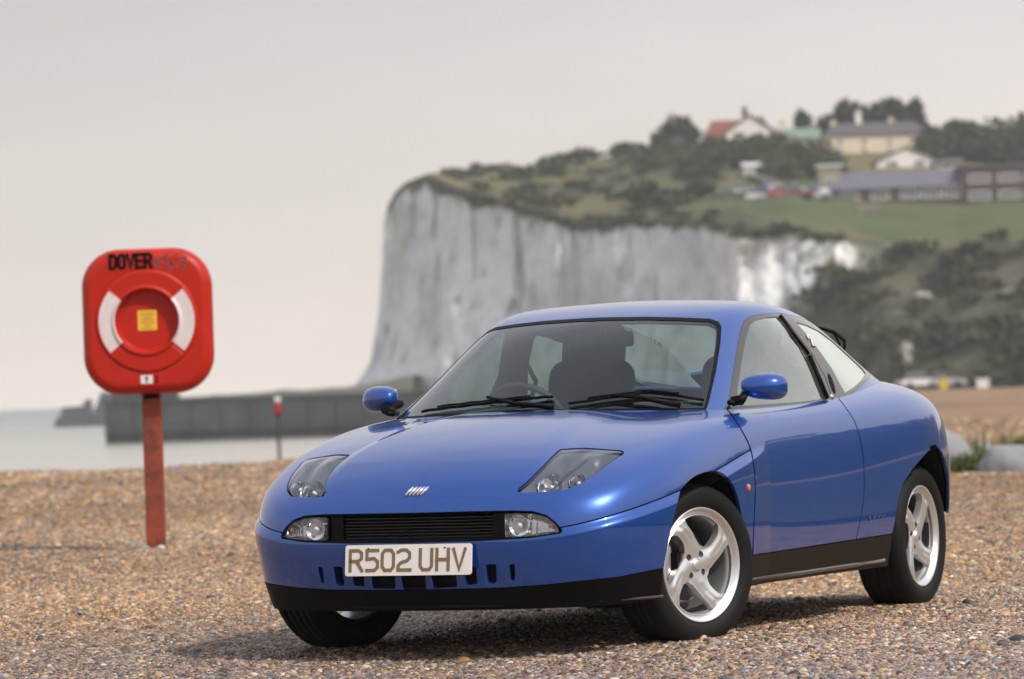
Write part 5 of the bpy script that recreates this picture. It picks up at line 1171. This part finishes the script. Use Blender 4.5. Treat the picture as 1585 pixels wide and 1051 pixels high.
# ------------------------------------------------------------------ harbour wall and breakwater
Yw = 466; x0, x1 = wpt(166, 650, Yw).x, wpt(700, 650, Yw).x; t = empty('harbour_wall', ((x0 + x1) / 2, Yw, -3), label='long dark grey concrete harbour wall standing in the sea below the cliff', cat='wall')
hw = 1.25 + 3
npan = 12; 
for k in range(npan):
    w = (x1 - x0) / npan; m = MB(); m.box((x0 - (x0 + x1) / 2 + w * (k + .5), (0, .06, .02, .05)[k % 4], hw / 2 - .5), (w - .12, 6, hw + 1)); m.build('panel', M_conc if k < 8 else M_concd, t)
m = MB(); m.box((0, .1, hw + .16), (x1 - x0 + .3, 6.6, .3)); m.box((-.5 * (x1 - x0) + 4, 1.5, hw + .7), (7, 2.6, .9)); m.build('coping', M_concd, t)
m = MB(); m.box((0, -.5, 1.2), (x1 - x0 + .2, 6, .25)); m.build('ledge', M_concd, t)
# green undercliff between wall and cliff
V = []; xs_ = np.linspace(wpt(215, 640, 485).x, wpt(640, 640, 485).x, 50)
for j, (yy, k) in enumerate(((476, -.3), (480, .55), (486, .85), (500, 1), (540, 1.02))):
    for x in xs_:
        u = (x - xs_[0]) / (xs_[-1] - xs_[0]); top = 1.6 + .9 * u + 1.6 * max(0, u - .8) * 5 * .6; V.append((x, yy + 2 * nz(x * .1, j), -2 + (top + 2) * max(k, 0) + (.3 * nz(x * .4, yy * .3) if k > 0 else 0)))
nn_ = len(xs_); mesh_obj('undercliff', V, [(j * nn_ + i, j * nn_ + i + 1, (j + 1) * nn_ + i + 1, (j + 1) * nn_ + i) for j in range(4) for i in range(nn_ - 1)], mat('undercliff_grass', (.075, .09, .05), .95, vary=(.2, (.13, .13, .10), .12)), None, True, kind='structure')
Yb = 920; t = empty('breakwater', (wpt(120, 640, Yb).x, Yb, -3), label='distant dark stepped breakwater seen behind the red sign post', cat='breakwater')
cx0 = wpt(120, 640, Yb).x
M_far = mat('wet_concrete', (.05, .054, .066), .9, vary=(.1, (.04, .044, .054), .15))
for (a, b, top, dy) in ((80, 92, 646, 3), (90, 128, 629, 0), (124, 140, 618, 1), (136, 240, 604, 4)):
    xa, xb = wpt(a, 640, Yb).x - cx0, wpt(b, 640, Yb).x - cx0; zt = wpt((a + b) / 2, top, Yb).z + 3; m = MB()
    m.add([(xa, dy - 5, -1), (xb, dy - 5, -1), (xb, dy + 5, -1), (xa, dy + 5, -1), (xa + (1.2 if a < 130 else 2.8), dy - 4, zt * .96), (xb, dy - 4, zt), (xb, dy + 4, zt), (xa + (1.2 if a < 130 else 2.8), dy + 4, zt * .96)], [(0, 3, 2, 1), (4, 5, 6, 7), (0, 1, 5, 4), (1, 2, 6, 5), (2, 3, 7, 6), (3, 0, 4, 7)]); m.build('block', M_far, t)
# ------------------------------------------------------------------ lifebuoy housing on its post
M_redp = mat('red_plastic', (.50, .017, .005), .42, spec=.3, coat=.08, vary=(5, (.43, .014, .005), .2)); M_wht = mat('reflective_white', (.74, .68, .68), .5, vary=(9, (.66, .58, .58), .2))
M_postp = mat('weathered_red_paint', (.31, .052, .022), .6, vary=(11, (.20, .042, .02), .15), vary2=(7, (.13, .035, .02)), bump=(30, .5, .004))
gp = on_ground(242.5, 850); Yp_ = gp.y; hc_ = wpt(231, 497.5, Yp_); s_ = FPX / Yp_
BU = empty('lifebuoy_housing', (gp.x, Yp_, gz(gp.x, Yp_)), label='red rounded lifebuoy housing with white segments, on a rusty red post in the shingle', cat='lifebuoy housing')
o0 = Vector((hc_.x - gp.x, -.10, hc_.z - gz(gp.x, Yp_)))
HW, HH = 100.5 / s_, 112.5 / s_
n1 = 200; a_ = np.linspace(-HW - .02, HW + .02, n1); b_ = np.linspace(-HH - .02, HH + .02, n1); A_, B_ = np.meshgrid(a_, b_, indexing='ij')
def rr_sdf(A_, B_, hw, hh, r): qx = np.abs(A_) - hw + r; qy = np.abs(B_) - hh + r; return -(np.hypot(np.maximum(qx, 0), np.maximum(qy, 0)) + np.minimum(np.maximum(qx, qy), 0) - r)
A2 = A_ * (1 + .035 * (B_ / HH) * -1 * 0); dr = rr_sdf(A_, B_, HW, HH, .26); rad = np.hypot(A_, B_ - .0)
edge = np.clip(dr / .075, 0, 1); dep = .10 * np.sqrt(1 - (1 - edge) ** 2)
def sst(x, a, b): t = np.clip((x - a) / (b - a), 0, 1); return t * t * (3 - 2 * t)
dep = dep + .014 * sst(rad, .352, .335) + .012 * sst(rad, .335, .31) * 0 - .060 * sst(rad, .222, .195) + .016 * np.exp(-((rad - .222) / .010) ** 2) - .006 * np.exp(-((rad - .345) / .008) ** 2)
for a0 in (43, 137, 223, 317): th_ = np.degrees(np.arctan2(B_, A_)) % 360; dep = dep - .005 * np.exp(-((th_ - a0) * np.pi / 180 * rad / .006) ** 2) * sst(rad, .215, .235) * sst(rad, .35, .325)
Vv = np.stack([A_, -dep, B_], 2); du = np.gradient(Vv, axis=0); dv = np.gradient(Vv, axis=1); Nn_ = np.cross(du, dv); Nn_ /= np.linalg.norm(Nn_, axis=2, keepdims=True)
if Nn_[..., 1].mean() > 0: Nn_ = -Nn_
i = np.arange(n1 - 1)[:, None] * n1 + np.arange(n1 - 1)[None]; a = i.ravel(); b = a + n1; c = b + 1; d = a + 1
s0 = Surf(Vv.reshape(-1, 3) + np.array(o0), Nn_.reshape(-1, 3), np.concatenate([np.stack([a, b, c], 1), np.stack([a, c, d], 1)]))
s0 = clip(s0, dr.ravel() - .002)
ang = np.degrees(np.arctan2(s0.V[:, 2] - o0.z, s0.V[:, 0] - o0.x)); rd = np.hypot(s0.V[:, 0] - o0.x, s0.V[:, 2] - o0.z)
def seg(a0): da_ = np.abs((ang - a0 + 180) % 360 - 180); return np.minimum(np.minimum((40 - da_) * math.pi / 180 * rd, rd - .215), .322 - rd)
front = clip(s0, -np.maximum(seg(0), seg(180)))
def bobj(nm, s, m, **k): return mesh_obj(nm, s.V, s.T, m, BU, True, s.N, **k)
bobj('front_cover', front, M_redp)
for a0 in (180, 0): bobj('white_segment', clip(s0, seg(a0)), M_wht)
# back shell
E = boundary(s0.T); V = []; Fc = []
m = MB(); ring = [(HW - .26, HH - .26, 0), (-(HW - .26), HH - .26, 90), (-(HW - .26), -(HH - .26), 180), (HW - .26, -(HH - .26), 270)]; prof_ = []
for (x, z, a0) in ring:
    for k in range(9): t_ = math.radians(a0 + k * 11.25); prof_.append((x + .258 * math.cos(t_), z + .258 * math.sin(t_)))
npf = len(prof_); V = []
for (kk, yy) in ((1., 0.), (1.0, .05), (.985, .075), (.9, .095)): V += [Vector((x * kk, yy, z * kk)) + o0 for x, z in prof_]
Fc = [(j * npf + i, j * npf + (i + 1) % npf, (j + 1) * npf + (i + 1) % npf, (j + 1) * npf + i) for j in range(3) for i in range(npf)] + [tuple(range(3 * npf, 4 * npf))]
mesh_obj('back_shell', V, Fc, M_redp, BU, True)
pw_ = .0635; m = MB(); hp = o0.z - HH + .03; m.box((0, 0, hp / 2 - .2), (2 * pw_, .11, hp + .4)); 
o = m.build('post', M_postp, BU); bevel(o, .006); m = MB(); m.box((o0.x, -.02, o0.z - HH + .02), (.10, .07, .10)); m.build('bracket', M_postp, BU)
def bf(off=0.): return lambda a, b, d: o0 + Vector((a, -(.1165 + off) - d, b))
def bl2(px, py): return ((px - 231) * cr + (py - 497.5) * sr) / s_, (-(-(px - 231) * sr + (py - 497.5) * cr)) / s_
a0_, b0_ = bl2(173, 419)
for k, ch in enumerate('DOVER'):
    mb = MB(); f_ = lambda a, b, d: o0 + Vector((a, -.1010 - d, b))
    for k_, pl in enumerate(GL[ch]): stroke_mesh(mb, [(a0_ + k * .0585 + x * .044 + .008, b0_ + z * .088 + .008 + k * .0006) for x, z in pl], .0225, f_, 1, .0015 + .0006 * k_)
    mb.build('letter', M_black, BU)
M_fade = mat('faded_lettering', (.30, .10, .09), .6, vary=(60, (.10, .06, .06), .1))
mb = MB(); f_ = lambda a, b, d: o0 + Vector((a, -.1008 - d, b)); xx = a0_ + .297; r2 = random.Random(4)
for k in range(16):
    xa = xx + r2.uniform(0, .21); za = b0_ + r2.uniform(.005, .095); stroke_mesh(mb, [(xa, za), (xa + r2.uniform(-.02, .04), za + r2.uniform(-.03, .03)), (xa + r2.uniform(-.01, .05), za + r2.uniform(-.045, .045))], .009, f_, 1, .0008)
mb.build('worn_marks', M_fade, BU)
M_yel = mat('yellow_sticker', (.80, .56, .05), .5); M_or = mat('sticker_print', (.55, .16, .03), .5)
mb = MB(); cc = o0 + Vector((0, -.1155 + .0005 + .060, .005)); cc.y = o0.y - .1 - .014 + .060 - .003; mb.box(cc, (.128, .003, .134)); st1 = mb.build('yellow_sticker', M_yel, BU)
for k, wd_ in enumerate((.09, .10, .06, .10, .085, .10, .05, .09)): mb = MB(); mb.box(cc + Vector((.0, -.002, .05 - k * .0145)), (wd_, .001, .006)); mb.build('print_line', M_or, st1)
q_ = bl2(231, 587.5); mb = MB(); cc = o0 + Vector((q_[0], -.1015, q_[1])); mb.box(cc, (.080, .003, .056)); st2 = mb.build('white_sticker', M_frame, BU)
mb = MB(); mb.box(cc + Vector((0, -.002, -.006)), (.009, .0012, .028)); mb.add([cc + Vector((-.017, -.0028, .004)), cc + Vector((.017, -.0028, .004)), cc + Vector((0, -.0028, .022))], [(0, 1, 2)]); mb.build('arrow', M_black, st2)
mb = MB(); q_ = bl2(246.5, 586); mb.box(o0 + Vector((q_[0], -.102, q_[1])), (.010, .004, .05)); mb.build('latch_slot', M_black, BU)
# the second, far one
Y2 = 118; hp2 = wpt(430, 633, Y2); t = empty('distant_lifebuoy_housing', (hp2.x, Y2, gz(hp2.x, Y2) - .1), label='tiny far red lifebuoy housing on a grey pole in front of the harbour wall', cat='lifebuoy housing')
z0 = hp2.z - gz(hp2.x, Y2) + .1; m = MB(); m.rbox((0, 0, z0), (.22, .12, .32), .05); m.build('front_cover', mat('dull_red_plastic', (.30, .03, .02), .6), t, True); m = MB(); m.rbox((0, 0, z0 + .25), (.16, .06, .14), .02); m.build('sign_plate', M_frame, t, True); m = MB(); m.tube([(0, .05, -.3), (0, .05, z0 + .3)], .045, 8); m.build('post', M_concd, t, True)
# ------------------------------------------------------------------ boulders, weeds
M_rock = mat('smooth_grey_rock', (.30, .30, .31), .8, vary=(1.6, (.22, .22, .235), .2), bump=(12, .5, .02))
def boulder(pc_, base_y, wpx, hpx, label, seed, flat=.5, yw=.5):
    g = on_ground(pc_, base_y); s = FPX / g.y; V = []; Fc = []; nu, nv = 40, 22; W2, H2 = wpx / s / 2, hpx / s
    for j in range(nv + 1):
        ph = math.pi * j / nv
        for i in range(nu):
            a = 2 * math.pi * i / nu; d = Vector((math.sin(ph) * math.cos(a), math.sin(ph) * math.sin(a), math.cos(ph)))
            q = Vector([math.copysign(abs(c) ** .72, c) for c in d]); r = 1 + .16 * nz(d.x * 1.3 + seed, d.y * 1.3, d.z * 1.3) + .03 * nz(d.x * 5 + seed, d.y * 5, d.z * 5)
            V.append(Vector((q.x * W2 * r, q.y * yw * r, q.z * H2 * r * (1 - flat * .5 * (q.x if seed == 3 else 0)))))
    for j in range(nv):
        for i in range(nu): Fc.append((j * nu + i, (j + 1) * nu + i, (j + 1) * nu + (i + 1) % nu, j * nu + (i + 1) % nu))
    o = mesh_obj('boulder', V, Fc, M_rock, None, True, label=label, cat='boulder', group='boulders on the beach'); o.location = (g.x, g.y + yw, gz(g.x, g.y)); return g
boulder(1468, 727, 124, 66, 'sloping smooth grey boulder right behind the car tail', 3, .9)
g_ = boulder(1572, 728, 96, 40, 'long low smooth grey boulder at the right edge of the frame', 8)
boulder(1528, 700, 30, 14, 'small grey stone between the two big boulders', 5)
M_weed = mat('weed_green', (.10, .15, .04), .7, vary=(3, (.16, .19, .06), .2)); M_dry = mat('dry_stem', (.30, .23, .12), .8)
def weeds(pc_, base_y, wpx, hpx, n, m, label, seed, lean=.35):
    r = random.Random(seed); g = on_ground(pc_, base_y); s = FPX / g.y; V = []; Fc = []
    for _ in range(n):
        x = r.gauss(0, wpx / s / 3.6); y = r.uniform(-.25, .15); h = hpx / s * r.uniform(.3, 1) * math.exp(-(x / (wpx / s * .5)) ** 2); lx_ = r.gauss(0, lean) * h; w = r.uniform(.006, .014); a = r.uniform(0, 3.14); k = len(V); dx, dy = math.cos(a) * w, math.sin(a) * w
        for q, (f1, f2) in enumerate(((0, 1), (.5, .9), (.85, .5), (1, .06))): px_ = x + lx_ * f1 ** 1.6; V += [Vector((px_ - dx * f2, y - dy * f2, h * f1)), Vector((px_ + dx * f2, y + dy * f2, h * f1))]
        for q in range(3): Fc.append((k + 2 * q, k + 2 * q + 1, k + 2 * q + 3, k + 2 * q + 2))
        if r.random() < .6:
            for q in range(5):
                z_ = h * r.uniform(.2, 1); c = Vector((x + lx_ * (z_ / h) ** 1.6, y, z_)); u = Vector((r.gauss(0, 1), r.gauss(0, 1), r.gauss(.2, .5))).normalized() * r.uniform(.02, .05); w2 = u.cross(Vector((0, 0, 1))) * .35; kk = len(V); V += [c, c + u * .5 + w2, c + u, c + u * .5 - w2]; Fc.append((kk, kk + 1, kk + 2, kk + 3))
    o = mesh_obj('weeds', V, Fc, m, None, False, label=label, cat='weeds'); o.location = (g.x, g.y - .15, gz(g.x, g.y))
weeds(1492, 727, 84, 34, 420, M_weed, 'clump of green weeds between the car tail and the boulders', 1)
weeds(1516, 726, 30, 88, 60, M_weed, 'tall thin green stalks in front of the gap between the boulders', 2, .2)
weeds(1552, 690, 40, 46, 50, M_dry, 'sparse dry stalks behind the long low boulder', 3)
weeds(1580, 690, 40, 24, 120, M_weed, 'low green weeds behind the long boulder at the right edge', 4)
# stones by the sign post
for (px, py, wpx, hpx, lab) in ((224, 852, 18, 7, 'dark flat stone left of the red post'), (250, 852, 14, 6, 'pale stone right of the red post')):
    g = on_ground(px, py); s = FPX / g.y; V = []; Fc = []
    for j in range(9):
        ph = math.pi * j / 8
        for i in range(14): a = 2 * math.pi * i / 14; r = 1 + .2 * nz(math.cos(a) * 2 + px, math.sin(a) * 2, ph); V.append(Vector((math.sin(ph) * math.cos(a) * wpx / s / 2 * r, math.sin(ph) * math.sin(a) * .04 * r, math.cos(ph) * hpx / s * .7 * r)))
    for j in range(8):
        for i in range(14): Fc.append((j * 14 + i, (j + 1) * 14 + i, (j + 1) * 14 + (i + 1) % 14, j * 14 + (i + 1) % 14))
    o = mesh_obj('stone', V, Fc, M_rock if px < 230 else mat('pale_stone', (.5, .5, .5), .7), None, True, label=lab, cat='stone'); o.location = (g.x, g.y - .03, gz(g.x, g.y) + .01)
# ------------------------------------------------------------------ sea haze
HAZE = .00028
mb = MB(); mb.box((200, 400, 22), (1500, 1500, 52)); hz = mb.build('haze', bpy.data.materials.new('haze'), None); props(hz, kind='stuff', label='thin pale sea haze', cat='haze')
t = hz.data.materials[0]; t.use_nodes = True; t.node_tree.nodes.remove(t.node_tree.nodes['Principled BSDF']); pv = nd(t.node_tree, 'ShaderNodeVolumePrincipled'); pv.inputs['Density'].default_value = HAZE; pv.inputs['Color'].default_value = (.92, .93, .95, 1)
t.node_tree.links.new(pv.outputs[0], t.node_tree.nodes['Material Output'].inputs['Volume'])
